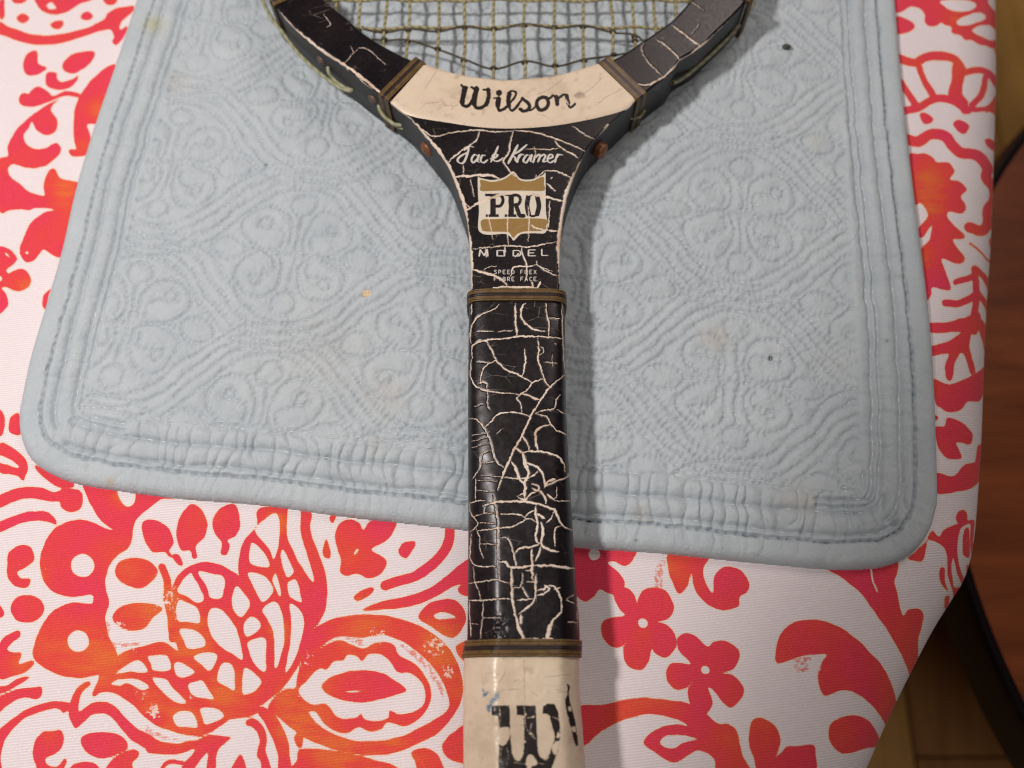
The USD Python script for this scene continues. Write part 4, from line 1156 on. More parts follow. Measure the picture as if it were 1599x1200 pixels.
WRAP = ramp_mat('gold_binding', {'a': attr('across'), 'g': ('geometry', {}), 'n': ('noise_texture', {'scale': 500.0, 'detail': 3.0}),
    'r': ('rgb_ramp', {'ramp': [(0.0, (0.05, 0.03, 0.012)), (0.06, (0.17, 0.105, 0.03)), (0.16, (0.075, 0.042, 0.014)), (0.24, (0.18, 0.11, 0.032)), (0.33, (0.11, 0.066, 0.02)), (0.37, (0.02, 0.012, 0.012)), (0.60, (0.022, 0.013, 0.013)), (0.64, (0.12, 0.072, 0.02)), (0.74, (0.17, 0.105, 0.03)), (0.82, (0.07, 0.04, 0.013)), (0.92, (0.16, 0.10, 0.03)), (1.0, (0.04, 0.025, 0.01))]}),
    'x': ('mix', {'mix_type': 'multiply', 'fac': 0.7}), 'nr': ('rgb_ramp', {'ramp': [(0.3, (0.4, 0.35, 0.3)), (0.6, (1, 1, 1))]}), 'p': ('principled_bsdf', {'roughness': 0.42})},
    [('a.fac', 'r.fac'), ('g.position', 'n.vector'), ('n.fac', 'nr.fac'), ('r.color', 'x.color1'), ('nr.color', 'x.color2'), ('x.color', 'p.base_color')])
SIDE = ramp_mat('worn_black_side', {'g': ('geometry', {}), 'n': ('noise_texture', {'scale': 120.0, 'detail': 5.0}), 'r': ('rgb_ramp', {'ramp': [(0.3, (0.010, 0.009, 0.011)), (0.64, (0.024, 0.021, 0.023)), (0.80, (0.11, 0.08, 0.065))]}), 'b': ('bump', {'strength': 0.3, 'distance': 0.0003}), 'p': ('principled_bsdf', {'roughness': 0.5})},
    [('g.position', 'n.vector'), ('n.fac', 'r.fac'), ('r.color', 'p.base_color'), ('n.fac', 'b.height'), ('b.normal', 'p.normal')])
GUT = ramp_mat('twisted_gut', {'a': attr('twist'), 'g': ('geometry', {}), 'n': ('noise_texture', {'scale': 260.0, 'detail': 3.0}),
    'r': ('rgb_ramp', {'ramp': [(0.0, (0.33, 0.29, 0.15)), (0.55, (0.37, 0.32, 0.17)), (0.66, (0.10, 0.12, 0.03)), (0.88, (0.12, 0.13, 0.035)), (0.96, (0.38, 0.33, 0.12))]}), 'x': ('mix', {'color2': (0.25, 0.19, 0.085)}), 'f': ('map_range', {'from_min': 0.45, 'from_max': 0.65, 'to_min': 0.0, 'to_max': 0.7, 'clamp': True}),
    'p': ('principled_bsdf', {'roughness': 0.45})},
    [('a.fac', 'r.fac'), ('g.position', 'n.vector'), ('n.fac', 'f.value'), ('f.result', 'x.fac'), ('r.color', 'x.color1'), ('x.color', 'p.base_color')])
DARKCORD = simple('dark_cord', (0.05, 0.04, 0.022), 0.5, 0.4, 600.0)
COPPER = simple('copper_rivet', (0.22, 0.085, 0.04), 0.5, 0.4, 500.0, metallic=0.35)

RACKET = thing('tennis_racket', 'old wooden tennis racket with cracked black lacquer and cream panels lying on the mat', 'tennis racket')
ZT, ZB = 0.0240, 0.0046

# ---- the hoop
in_px = [(507, 0), (540, 27), (562, 47), (600, 72), (640, 92), (665, 102), (687, 110), (725, 119), (770, 125), (800, 126), (862, 120), (900, 111), (932, 101), (960, 91), (1000, 66), (1025, 49), (1050, 31), (1077, 2)]
out_px = [(437, 17), (467, 50), (495, 74), (535, 102), (565, 126), (592, 146), (609, 158), (640, 174), (700, 185), (800, 192), (900, 184), (960, 172), (991, 158), (1007, 146), (1025, 131), (1050, 111), (1062, 93), (1092, 75), (1117, 51), (1147, 22), (1160, 8)]
inw, outw = at(in_px, ZT)[:, :2], at(out_px, ZT)[:, :2]
X, Y = inw[:, 0], inw[:, 1]
best = None
for b in np.linspace(0.11, 0.16, 40):
    for a in np.linspace(0.085, 0.125, 40):
        yc = inw[9, 1] + b
        e = (((X - inw[9, 0]) / a) ** 2 + ((Y - yc) / b) ** 2) ** 0.5 - 1
        if best is None or (e ** 2).sum() < best[0]:
            best = ((e ** 2).sum(), a, b, yc)
_, ea, eb, eyc = best
HC = np.array([inw[9, 0], eyc])
def polar(P):
    d = P - HC
    return np.arctan2(d[:, 0], -d[:, 1]), np.linalg.norm(d, axis=1)      # angle 0 at the throat
def full(P, grow):
    th, r = polar(P)
    o = np.argsort(th); th, r = th[o], r[o]
    t2 = np.linspace(th[-1] + 0.12, th[0] + 2 * np.pi - 0.12, 60)
    x, y = np.sin(t2), -np.cos(t2)
    r2 = 1 / np.sqrt((x / (ea + grow)) ** 2 + (y / (eb + grow)) ** 2)
    T = np.r_[th, t2]; Rr = np.r_[r, r2]
    from scipy.interpolate import PchipInterpolator
    return PchipInterpolator(np.r_[T[-6:] - 2 * np.pi, T, T[:6] + 2 * np.pi], np.r_[Rr[-6:], Rr, Rr[:6]])
r_in, r_out = full(inw, 0.0), full(outw, 0.0125)
th_lo, th_hi = polar(outw)[0].min() - 0.1, polar(outw)[0].max() + 0.1
TH_ = np.r_[np.linspace(th_lo, th_hi, 760), np.linspace(th_hi, th_lo + 2 * np.pi, 241)[1:-1]]
def section(nt):
    """(across 0..1, inset along the edge, height fraction) of a bar with rounded edges."""
    r = 0.0011
    prof = [(0, 0, ZB), (0, 0, (ZB + ZT) / 2), (0, 0, ZT - 1.6 * r), (0, 0, ZT - r)]
    for a in np.linspace(0, np.pi / 2, 7)[1:]:
        prof.append((0, r * (1 - np.cos(a)), ZT - r + r * np.sin(a)))
    for t in np.linspace(0, 1, nt)[1:-1]:
        prof.append((t, 0, ZT))
    for a in np.linspace(np.pi / 2, 0, 7)[:-1]:
        prof.append((1, -r * (1 - np.cos(a)), ZT - r + r * np.sin(a)))
    prof += [(1, 0, ZT - r), (1, 0, ZT - 1.6 * r), (1, 0, (ZB + ZT) / 2), (1, 0, ZB)]
    return np.array(prof)
S = section(70)
mid = (S[:, 0] > 0) & (S[:, 0] < 1)
def across(a, b):
    """Sections between the curves a and b (n x 2)."""
    L = np.linalg.norm(b - a, axis=1, keepdims=True)
    d = (b - a) / L
    t = S[None, :, 0] * L + S[None, :, 1]
    t = np.where(mid[None], 0.0011 + S[None, :, 0] * (L - 0.0022), t)
    v = a[:, None] + d[:, None] * t[..., None]
    return np.concatenate([v, np.broadcast_to(S[None, :, 2:3], v.shape[:2] + (1,))], 2)
dirs = np.stack([np.sin(TH_), -np.cos(TH_)], 1)
hv = across(HC + dirs * r_in(TH_)[:, None], HC + dirs * r_out(TH_)[:, None])
n, m = hv.shape[:2]
hv = hv.reshape(-1, 3)
hf = grid_faces(n, m)
j = np.arange(m - 1)
hf = np.vstack([hf, np.stack([(n - 1) * m + j, j, j + 1, (n - 1) * m + j + 1], 1)])
bot = np.arange(n); hf = np.vstack([hf, np.stack([bot * m + m - 1, np.roll(bot, -1) * m + m - 1, np.roll(bot, -1) * m, bot * m], 1)])
hf = np.vstack([hf[:, [0, 1, 2]], hf[:, [0, 2, 3]]])
if vnormals(hv, hf)[35, 2] < 0:
    hf = hf[:, ::-1]
hn = vnormals(hv, hf)
topf = (hv[hf][:, :, 2] > ZT - 0.0012).all(1)
for nm, sel, mt in (('hoop_face', topf, BLACK), ('hoop_side', ~topf, SIDE)):
    idx, inv = np.unique(hf[sel].ravel(), return_inverse=True)
    put(RACKET, nm, hv[idx], inv.reshape(-1, 3), mt, hn[idx], lacquer(hv[idx], hn[idx]) if mt is BLACK else None)

# ---- the cream panel on the throat
low_px = [(610, 161), (640, 181), (700, 192), (750, 199), (800, 201), (862, 197), (925, 186), (975, 172), (992, 157)]
upp_px = [(664, 101), (687, 109), (725, 118.5), (770, 124.5), (800, 125.5), (862, 119.5), (900, 110.5), (933, 100)]
def curve(p, n):
    w = at(crom(p, sub=20), ZT)[:, :2]
    return np.stack([np.interp(np.linspace(0, 1, n), np.linspace(0, 1, len(w)), w[:, k]) for k in (0, 1)], 1)
NU, NV = 460, 130
lo_c, up_c = resample(curve(low_px, 300), 0.0004), resample(curve(upp_px, 300), 0.0004)
tt = np.linspace(0, 1, NU)
lo_c = np.stack([np.interp(tt, np.linspace(0, 1, len(lo_c)), lo_c[:, k]) for k in (0, 1)], 1)
up_c = np.stack([np.interp(tt, np.linspace(0, 1, len(up_c)), up_c[:, k]) for k in (0, 1)], 1)
sv = np.r_[0, 0, np.linspace(0, 1, NV), 1, 1]
zz = np.r_[ZT - 0.001, ZT, ZT + 0.0005 * np.clip(1 - (1 - np.minimum(np.linspace(0, 1, NV) / 0.10, 1)) ** 2, 0, 1) * np.clip(1 - (1 - np.minimum((1 - np.linspace(0, 1, NV)) / 0.06, 1)) ** 2, 0, 1), ZT, ZT - 0.001]
zz[2] = zz[-3] = ZT + 0.00004
pv = (lo_c[:, None] * (1 - sv)[None, :, None] + up_c[:, None] * sv[None, :, None])
pv = np.concatenate([pv, np.broadcast_to(zz[None, :, None], pv.shape[:2] + (1,))], 2).reshape(-1, 3)
pf = grid_faces(NU, len(sv)); pf = np.vstack([pf[:, [0, 1, 2]], pf[:, [0, 2, 3]]])
if vnormals(pv, pf)[len(sv) * 100 + 60, 2] < 0:
    pf = pf[:, ::-1]
pn = vnormals(pv, pf)
def cream_attrs(v, n):
    p = pix(v)
    ok = n[:, 2] > -0.3
    out = {}
    for k, g in (('ink', logo_a.union(bigw_a)), ('blue', blue_a), ('smudge', smudge_a)):
        a = np.full(len(v), -10.0); a[ok] = sdf(g, p[ok] + (0 if k != 'ink' else np.stack([fbm2(p[ok], 5, 3, 91) - 0.5, fbm2(p[ok], 5, 3, 92) - 0.5], 1) * 1.3), 10.0, 0.4); out[k] = a
        if k == 'ink':
            a[ok] -= 12 * np.clip(fbm2(p[ok], 6, 4, 93) - 0.66, 0, 1) * (p[ok][:, 1] > 1000)
    a = np.full(len(v), -10.0); a[ok] = stroke_sdf(hair_pr, p[ok], jag=0.4); out['hair'] = a
    return out
put(RACKET, 'throat_panel', pv, pf, CREAM, pn, cream_attrs(pv, pn))

# ---- throat
Lp = [(611, 160), (640, 184), (675, 226), (700, 260), (720, 313), (730, 350), (735, 415), (736, 456)]
Rp = [(991, 157), (975, 173), (925, 221), (903, 260), (887, 305), (878, 355), (874, 415), (875, 456)]
NR = 420
def edge(p):
    w = at(crom(p, sub=24), ZT)[:, :2]
    s = np.linspace(0, 1, len(w)); return np.stack([np.interp(np.linspace(0, 1, NR), s, w[:, k]) for k in (0, 1)], 1)
Lw, Rw = edge(Lp), edge(Rp)
S = section(230); mid = (S[:, 0] > 0) & (S[:, 0] < 1)
tv = across(Lw, Rw)
ta = np.linspace(0, 1, NR)
sag = at([(800, 160)], ZT)[0, 1] - at([(800, 196)], ZT)[0, 1]
prof = 1 - np.abs(2 * np.clip((tv[:, :, 0] - Lw[:, None, 0]) / (Rw - Lw)[:, None, 0], 0, 1) - 1) ** 3
tv[:, :, 1] -= sag * prof * (np.clip(1 - ta / 0.55, 0, 1) ** 1.3)[:, None]
# worn edges: the outline is a little uneven
n, m = tv.shape[:2]
tv = tv.reshape(-1, 3)
def piece(name, v, n, m, mat, attrs, closed=False):
    f = grid_faces(n, m, closed); f = np.vstack([f[:, [0, 1, 2]], f[:, [0, 2, 3]]])
    k = (n // 2) * m + m // 2 if not closed else (n // 2) * m + m // 3
    nn = vnormals(v, f)
    top_i = np.argmax(v[(n // 2) * m:(n // 2 + 1) * m, 2]) + (n // 2) * m
    if nn[top_i, 2] < 0:
        f = f[:, ::-1]; nn = -nn
    return put(RACKET, name, v, f, mat, nn, attrs(v, nn) if attrs else None), f, nn
ft = grid_faces(n, m); ft = np.vstack([ft[:, [0, 1, 2]], ft[:, [0, 2, 3]]])
if vnormals(tv, ft)[(n // 2) * m + m // 2, 2] < 0:
    ft = ft[:, ::-1]
tn = vnormals(tv, ft)
topf = (tv[ft][:, :, 2] > ZT - 0.0012).all(1)
for nm, sel, mt in (('throat_face', topf, BLACK), ('throat_side', ~topf, SIDE)):
    idx, inv = np.unique(ft[sel].ravel(), return_inverse=True)
    put(RACKET, nm, tv[idx], inv.reshape(-1, 3), mt, tn[idx], lacquer(tv[idx], tn[idx]) if mt is BLACK else None)

# ---- shaft, grip and the bindings round them: one continuous taper
keys = np.array([  # y in the photograph, left, right, half height, exponent
    (446, 733.5, 880, 0.0096, 6.0), (520, 732, 882, 0.0099, 5.0), (600, 731, 883, 0.0104, 4.4), (700, 731, 887, 0.0110, 3.9), (800, 731, 893, 0.0117, 3.5), (900, 730.5, 899, 0.0124, 3.2), (1000, 729, 905, 0.0130, 3.0),
    (1030, 724, 904, 0.0134, 3.0), (1150, 723, 910, 0.0140, 3.0), (1210, 723, 915, 0.0143, 3.0), (1500, 722, 930, 0.0148, 3.0), (1800, 720, 945, 0.0150, 3.0)], float)
from scipy.interpolate import PchipInterpolator
KL, KR, KH, KN = (PchipInterpolator(keys[:, 0], keys[:, k]) for k in (1, 2, 3, 4))
ZM = 0.0146
uu = np.linspace(-1, 1, 190)
xt = 0.55 * uu + 0.45 * np.sin(np.pi / 2 * uu)
xb = np.sin(np.pi / 2 * np.linspace(1, -1, 26)[1:-1])
def shaft(ys_, grow=0.0):
    V_ = []
    at_x = np.abs(xt)
    for k, y in enumerate(ys_):
        g = grow[k] if np.ndim(grow) else grow
        hgt, e = float(KH(y)), float(KN(y))
        zs = ZM + 0.25 * hgt
        a, b = at([(KL(y), y), (KR(y), y)], zs)
        yw = at([((KL(y) + KR(y)) / 2, y)], ZM + hgt)[0, 1]
        cx, w = (a[0] + b[0]) / 2, (b[0] - a[0]) / 2
        z1 = (1 - at_x ** e) ** (1 / e)
        oct_ = np.clip((y - 700) / 260, 0, 1)
        if oct_ > 0:                                     # the handle becomes a rounded octagon
            p1, p2 = np.ones_like(xt), 1 - np.where(xt < 0, (at_x - 0.47) * 1.12, (at_x - 0.66) * 1.3)
            z8 = -np.log(np.exp(-22 * p1) + np.exp(-22 * p2)) / 22 * (1 - at_x ** 9) ** (1 / 9)
            z1 = (1 - oct_) * z1 + oct_ * z8
        z2 = -(1 - np.abs(xb) ** e) ** (1 / e)
        r = np.stack([np.r_[xt, xb] * w, np.r_[z1, z2] * hgt], 1)
        tg = np.roll(r, -1, 0) - np.roll(r, 1, 0)
        nr = np.stack([-tg[:, 1], tg[:, 0]], 1)
        nr /= np.linalg.norm(nr, axis=1, keepdims=True) + 1e-12
        r = r + nr * g
        V_.append(np.c_[cx + r[:, 0], np.full(len(r), yw), np.maximum(ZM + r[:, 1], 0.0001)])
    return np.vstack(V_), len(ys_), len(xt) + len(xb)
v, n, m = shaft(np.linspace(466, 1004, 640))
# the flaked place low on the left facet
pp = pix(v)
flake = np.exp(-(((pp[:, 0] - 779) / 13) ** 2 + ((pp[:, 1] - 982) / 22) ** 2) ** 2)
v[:, 2] += flake * (fbm2(pp, 7, 3, 99) - 0.5) * 0.0016
v[:, 2] += (fbm2(pp, 40, 3, 98) - 0.5) * 0.0004
piece('shaft', v, n, m, BLACK, lacquer, True)
v, n, m = shaft(np.r_[np.linspace(1018, 1215, 240), np.linspace(1222, 1800, 40)])
pp = pix(v)
v[:, 2] += (fbm2(pp, 50, 3, 97) - 0.5) * 0.0006 + (fbm2(pp, 11, 3, 96) - 0.5) * 0.00022
piece('grip', v, n, m, CREAM, cream_attrs, True)
endc = v[-m:]
put(RACKET, 'butt_cap', np.vstack([endc, endc.mean(0)]), np.array([(k, (k + 1) % m, m) for k in range(m)]), CREAM, 'auto', {k: np.full(m + 1, -10.0) for k in ('ink', 'hair', 'blue', 'smudge')})
def rib(w):
    return 0.0005 + 0.00035 * np.abs(np.sin(np.pi * w * 7)) ** 0.6
for y0, y1 in ((451.5, 471), (998, 1026)):
    w = np.r_[0, np.linspace(0, 1, 60), 1]
    g = np.r_[-0.0008, rib(np.linspace(0, 1, 60)), -0.0008]
    v, n, m = shaft(y0 + (y1 - y0) * w, g)
    at_ = np.repeat(w, m)
    piece('shaft_binding', v, n, m, WRAP, lambda v_, n_: {'across': at_}, True)
# bindings across the hoop: (outer point, inner point, width in pixels)
S = section(24); mid = (S[:, 0] > 0) & (S[:, 0] < 1)
def hoop_band(o_px, i_px, width):
    o_, i_ = at([o_px], ZT)[0, :2], at([i_px], ZT)[0, :2]
    d = (i_ - o_) / np.linalg.norm(i_ - o_)
    s_ = np.array([d[1], -d[0]])
    wm = width / 4700
    w = np.r_[0, np.linspace(0, 1, 40), 1]
    g = np.r_[-0.0008, rib(np.linspace(0, 1, 40)) * 0.8, -0.0008]
    a = o_ - d * 0.0004 + s_ * ((w - 0.5) * wm)[:, None]; b = i_ + d * 0.0004 + s_ * ((w - 0.5) * wm)[:, None]
    vv = across(a - d * g[:, None], b + d * g[:, None])
    vv[:, :, 2] += g[:, None] * (S[None, :, 2] > ZT - 0.002)
    nn, mm = vv.shape[:2]
    at_ = np.repeat(w, mm)
    piece('hoop_binding', vv.reshape(-1, 3), nn, mm, WRAP, lambda v_, n_: {'across': at_})
hoop_band((601, 151), (655, 97), 24)
hoop_band((1000, 150), (944, 96), 24)
hoop_band((427, 4), (490, -24), 20)
hoop_band((1172, -2), (1100, -36), 20)

# ---- strings
ZS = 0.0140
def at1(x, y, z=ZS):
    return at([(x, y)], z)[0, :2]
def inside_hoop(P):
    th, r = polar(P)
    return r < r_in(np.where(th < TH_[0], th + 2 * np.pi, th)) + 0.004
def string(name, p2, z, rad_, mat, seed, twist=True):
    pts3 = np.c_[p2, z]
    sides = 8
    tv_, tf_ = tube(pts3, rad_, sides)
    s = np.r_[0, np.cumsum(np.linalg.norm(np.diff(p2, axis=0), axis=1))]
    tw = (s[:, None] / 0.0030 + np.arange(sides)[None, :] / sides + seed * 0.37) % 1.0
    tw = np.abs(tw * 2 - 1)          # no seam
    return put(RACKET, name, tv_, tf_, mat, 'auto', {'twist': tw.ravel()} if twist else None)
main_px = [(561, 30), (601, 45), (637, 60), (684, 60), (725, 60), (771, 60), (819, 60), (866, 60), (911, 60), (957, 60), (990, 45), (1023, 30)]
mx = [at1(*p)[0] for p in main_px]
mx = [mx[0] - 0.0095 * k for k in (3, 2, 1)] + mx + [mx[-1] + 0.0085 * k for k in (1, 2, 3)]
cy0, cy1 = at1(800, 43)[1], at1(800, 1)[1]
dcy = cy1 - cy0
ylist = [cy0 + dcy * k for k in range(26)]
for i, x in enumerate(mx):
    yy = np.arange(HC[1] - eb - 0.01, HC[1] + eb + 0.01, 0.0006)
    lean = (x - HC[0]) * 0.02
    P = np.stack([x + 0.00025 * np.sin(yy * 160 + i) + lean * (yy - cy0) / 0.03 * 0.1, yy], 1)
    P = P[inside_hoop(P)]
    if len(P) < 20:
        continue
    zz_ = ZS + 0.00045 * np.cos(np.pi * (P[:, 1] - cy0) / dcy + np.pi * i)
    string('main_string', P, zz_, 0.00062, GUT, i)
for k, y in enumerate(ylist):
    xx = np.arange(HC[0] - ea - 0.01, HC[0] + ea + 0.01, 0.0006)
    P = np.stack([xx, y + 0.0003 * np.sin(xx * 130 + k * 2) + (0.0006 * np.sin(xx * 50 + 1) if k == 0 else 0)], 1)
    P = P[inside_hoop(P)]
    if len(P) < 20:
        continue
    ph_ = np.interp(P[:, 0], mx, np.arange(len(mx)))
    zz_ = ZS - 0.00045 * np.cos(np.pi * ph_ + np.pi * k)
    string('cross_string', P, zz_, 0.0006, GUT, 50 + k)
for pth in ([(566, 44), (572, 48.5), (602, 50), (637, 47.5), (684, 48.5), (725, 43.5), (771, 46), (820, 40), (866, 43.5), (911, 42.5), (957, 50), (990, 57), (1003, 64), (1016, 72)],
            [(580, 62), (595, 62), (637, 65), (685, 77), (725, 95), (771, 107), (821, 98), (867, 103), (915, 95), (957, 86), (985, 84)]):
    w = np.array([at1(*p) for p in pth])
    P = resample(crom(w, sub=8), 0.0005)
    ph_ = np.interp(P[:, 0], mx, np.arange(len(mx)))
    tr = string('trebling_string', P, ZS + 0.0002 - 0.0006 * np.cos(np.pi * ph_), 0.00042, DARKCORD, 0, False)
    for q_ in w[1:-1]:
        i = int(np.argmin(np.abs(np.array(mx) - q_[0])))
        a = np.linspace(0, 4 * np.pi, 50)
        P3_ = np.c_[mx[i] + 0.00095 * np.cos(a), q_[1] + np.linspace(-0.0006, 0.0006, 50), ZS + 0.0009 * np.sin(a)]
        tv_, tf_ = tube(P3_, 0.00036, 6)
        put(str(tr.GetPath()), 'knot', tv_, tf_, DARKCORD)
# twisted loops of string along the outside of the hoop
def loop(px_list, z, name='string_loop', r=0.00075, push=0.0):
    w = np.vstack([at([p], zz_)[0] for p, zz_ in zip(px_list, np.broadcast_to(z, len(px_list)))])
    P = crom(w, sub=10); P = resample(P, 0.0004)
    tv_, tf_ = tube(P, r, 8)
    s = np.arange(len(P)) * 0.0004
    tw = np.abs(((s[:, None] / 0.004 + np.arange(8)[None, :] / 8) % 1.0) * 2 - 1)
    put(RACKET, name, tv_, tf_, CORD, 'auto', {'twist': tw.ravel()})
CORD = ramp_mat('pale_twisted_cord', {'a': attr('twist'), 'r': ('rgb_ramp', {'ramp': [(0.0, (0.36, 0.34, 0.23)), (0.6, (0.31, 0.30, 0.20)), (0.75, (0.16, 0.20, 0.08)), (1.0, (0.30, 0.32, 0.16))]}), 'p': ('principled_bsdf', {'roughness': 0.5})}, [('a.fac', 'r.fac'), ('r.color', 'p.base_color')])
loop([(400, -20), (413, 8), (426, 32), (437, 45), (452, 66), (472, 90), (500, 115), (530, 137), (545, 142), (553, 139)], 0.0115)
loop([(512, 104), (514, 114), (522, 125), (536, 136), (548, 141)], [0.016, 0.0145, 0.0125, 0.0115, 0.0115])
loop([(591, 160), (594, 174), (604, 186), (618, 195), (628, 195)], [0.0150, 0.0140, 0.0125, 0.0120, 0.0130])
loop([(606, 189), (620, 198), (630, 201)], [0.0110, 0.0105, 0.0110], r=0.0006)
loop([(1050, 130), (1060, 126), (1075, 116), (1098, 97), (1125, 72), (1150, 45), (1172, 14), (1185, -20)], [0.0150, 0.0130, 0.0120, 0.0115, 0.0115, 0.0115, 0.0115, 0.0115])
loop([(978, 182), (988, 185), (1000, 182), (1007, 172)], [0.0140, 0.0130, 0.0130, 0.0150], r=0.0005)
# copper rivets and plugs in the side
def rivet(p, z, nrm2, r, name='rivet', mat=None):
    c = at([p], z)[0]
    nrm3 = np.array([nrm2[0], nrm2[1], 0.0]); nrm3 /= np.linalg.norm(nrm3)
    mm = trimesh.creation.revolve([(0, 0.0016), (0.35 * r, 0.0015), (0.7 * r, 0.0012), (0.95 * r, 0.0006), (r, 0), (r, -0.002), (0, -0.002)], sections=24)
    z_, x_ = nrm3, np.array([-nrm3[1], nrm3[0], 0]); y_ = np.cross(z_, x_)
    vv = mm.vertices @ np.stack([x_, y_, z_]) + c
    v_, f_, n_ = meshkit.arrays((vv, mm.faces), 40)
    put(RACKET, name, v_, f_, mat or COPPER, n_)
rivet((667, 234), 0.0150, (-0.72, -0.69), 0.0031)
rivet((940, 236), 0.0150, (0.80, -0.60), 0.0031)
PLUG = simple('dark_plug', (0.10, 0.065, 0.05), 0.5, 0.3, 400.0)
rivet((583, 155), 0.0165, (-0.62, -0.78), 0.0022, 'side_plug', PLUG)
rivet((503, 94), 0.0165, (-0.66, -0.75), 0.0022, 'side_plug', PLUG)
# ------------------------------------------------------------------ floor and the round table beside the bench
def plank_mat(name, c1, c2):
    return ramp_mat(name, {'t': ('texture_coordinate', {}), 'm': ('mapping', {'scale': (34, 3.0, 10)}), 'n': ('noise_texture', {'scale': 1.6, 'detail': 6.0, 'roughness': 0.62, 'distortion': 1.2}),
        'n2': ('noise_texture', {'scale': 7.0, 'detail': 3.0}), 'r': ('rgb_ramp', {'ramp': [(0.3, c1), (0.7, c2)]}), 'r2': ('rgb_ramp', {'ramp': [(0.3, (0.55, 0.5, 0.5)), (0.7, (1, 1, 1))]}), 'x': ('mix', {'mix_type': 'multiply', 'fac': 0.8}),
        'b': ('bump', {'strength': 0.2, 'distance': 0.0004}), 'p': ('principled_bsdf', {'roughness': 0.38})},
        [('t.object', 'm.vector'), ('m.vector', 'n.vector'), ('t.object', 'n2.vector'), ('n.fac', 'r.fac'), ('n2.fac', 'r2.fac'), ('r.color', 'x.color1'), ('r2.color', 'x.color2'), ('x.color', 'p.base_color'), ('n.fac', 'b.height'), ('b.normal', 'p.normal')])
PL = [plank_mat('oak_plank', (0.44, 0.21, 0.055), (0.60, 0.33, 0.09)), plank_mat('brown_plank', (0.32, 0.13, 0.036), (0.48, 0.235, 0.07)), plank_mat('tan_plank', (0.50, 0.26, 0.07), (0.66, 0.40, 0.115))]
FZ = -0.45
floor = UsdGeom.Xform.Define(stage, free('/World', 'floor'))
tag(floor.GetPrim(), 'honey brown wooden plank floor below the bench', 'floor', kind='structure')
joint = at([(1424, 1150)], FZ)[0, 0]
W = 0.085
for i in range(-9, 12):
    x0 = joint + i * W
    y = -0.9 + (i * 0.37) % 0.7
    prev = -1.1
    for y1 in (y, y + 0.85, 1.25):
        if y1 - prev < 0.05:
            continue
        b = trimesh.creation.box([W - 0.0012, y1 - prev - 0.0012, 0.018])
        c = 0.0009
        vv = b.vertices.copy(); topv = vv[:, 2] > 0
        b2 = trimesh.convex.convex_hull(np.vstack([vv - [0, 0, c] * topv[:, None], vv[topv] - np.sign(vv[topv]) * [c, c, 0]]))
        ctr = np.array([x0 + W / 2, (prev + y1) / 2, FZ - 0.009])
        v_, f_, n_ = meshkit.arrays(b2)
        path_i = (i * 7 + int(y1 * 10)) % 3 if i not in (-1, 0) else (2 if i == -1 else 1)
        xf = put(str(floor.GetPath()), 'plank', v_, f_, PL[path_i], n_)
        UsdGeom.Xformable(xf).AddTranslateOp().Set(Gf.Vec3d(*ctr))
        prev = y1

TZ = -0.15
A3, B3, D3 = at([(1573, 232), (1512, 935), (1592, 1122)], TZ)[:, :2]
ctr = np.linalg.solve(np.array([2 * (B3 - A3), 2 * (D3 - A3)]), [B3 @ B3 - A3 @ A3, D3 @ D3 - A3 @ A3])
rad = np.linalg.norm(ctr - A3)
red_wood = ramp_mat('red_brown_wood', {'t': ('texture_coordinate', {}), 'm': ('mapping', {'scale': (3.0, 22, 5), 'rotation': (0, 0, 0.3)}), 'n': ('noise_texture', {'scale': 2.0, 'detail': 6.0, 'roughness': 0.6, 'distortion': 1.5}),
    'r': ('rgb_ramp', {'ramp': [(0.3, (0.13, 0.032, 0.010)), (0.72, (0.27, 0.072, 0.021))]}), 'p': ('principled_bsdf', {'roughness': 0.45, 'specular_ior_level': 0.25})}, [('t.object', 'm.vector'), ('m.vector', 'n.vector'), ('n.fac', 'r.fac'), ('r.color', 'p.base_color')])
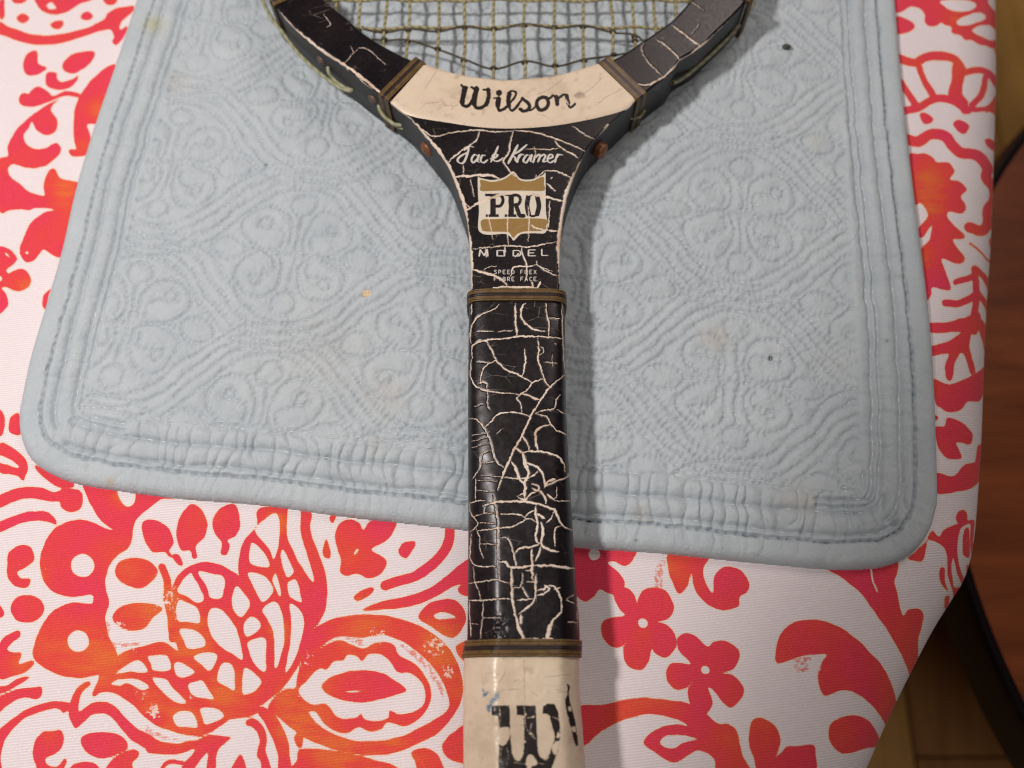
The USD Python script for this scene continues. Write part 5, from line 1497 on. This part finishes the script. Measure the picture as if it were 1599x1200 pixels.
rim_mat = simple('black_rim', (0.010, 0.006, 0.008), 0.3, 0.2, 40.0, spec=0.2)
TABLE = thing('round_table', 'round reddish brown wooden table top with black rim beside the bench', 'table', (ctr[0], ctr[1], FZ))
TH = TZ - FZ
def rev(profile, n=160):
    m = trimesh.creation.revolve(profile, sections=n)
    return meshkit.arrays(m, 35)
for nm, prof, mt in (('table_top', [(0, TH - 0.03), (rad - 0.006, TH - 0.03), (rad - 0.006, TH), (0, TH)], red_wood),
                     ('rim', [(rad - 0.0055, TH - 0.036), (rad - 0.003, TH - 0.036), (rad, TH - 0.033), (rad, TH - 0.002), (rad - 0.0015, TH + 0.001), (rad - 0.004, TH + 0.0012), (rad - 0.0055, TH + 0.0004), (rad - 0.0055, TH - 0.036)], rim_mat),
                     ('pedestal', [(0, 0.02), (0.03, 0.02), (0.022, 0.08), (0.03, TH - 0.031), (0, TH - 0.031)], rim_mat),
                     ('base', [(0, 0), (0.17, 0), (0.17, 0.012), (0.05, 0.02), (0, 0.021)], rim_mat)):
    v_, f_, n_ = rev(prof)
    put(TABLE, nm, v_, f_, mt, n_)

# ------------------------------------------------------------------ crumbs on the mat
def crumb(name, label, p, size, color, flatn):
    xy = at([p], 0.005)[0]
    z = float(hz([[xy[1], xy[0]]])[0])
    m = trimesh.creation.icosphere(3, 1.0)
    n = meshkit.fbm(m.vertices * 1.3 + 5, 3, int(p[0]))
    m.vertices = m.vertices * (0.65 + 0.7 * n[:, None]) * np.array(size)
    pr = put('/World', name, m.vertices, m.faces, simple(name + '_skin', color, 0.6, 0.3, 900.0))
    UsdGeom.Xformable(pr).AddTranslateOp().Set(Gf.Vec3d(xy[0], xy[1], z + size[2] * 0.5))
    tag(pr, label, 'crumb')
crumb('dark_crumb', 'small dark grey crumb on the mat right of the racket head', (1229, 72), (0.0017, 0.0012, 0.001), (0.05, 0.055, 0.05), 1)
crumb('tan_crumb', 'tiny flat tan crumb on the mat left of the shaft', (572, 456), (0.0019, 0.0014, 0.0005), (0.56, 0.44, 0.28), 1)
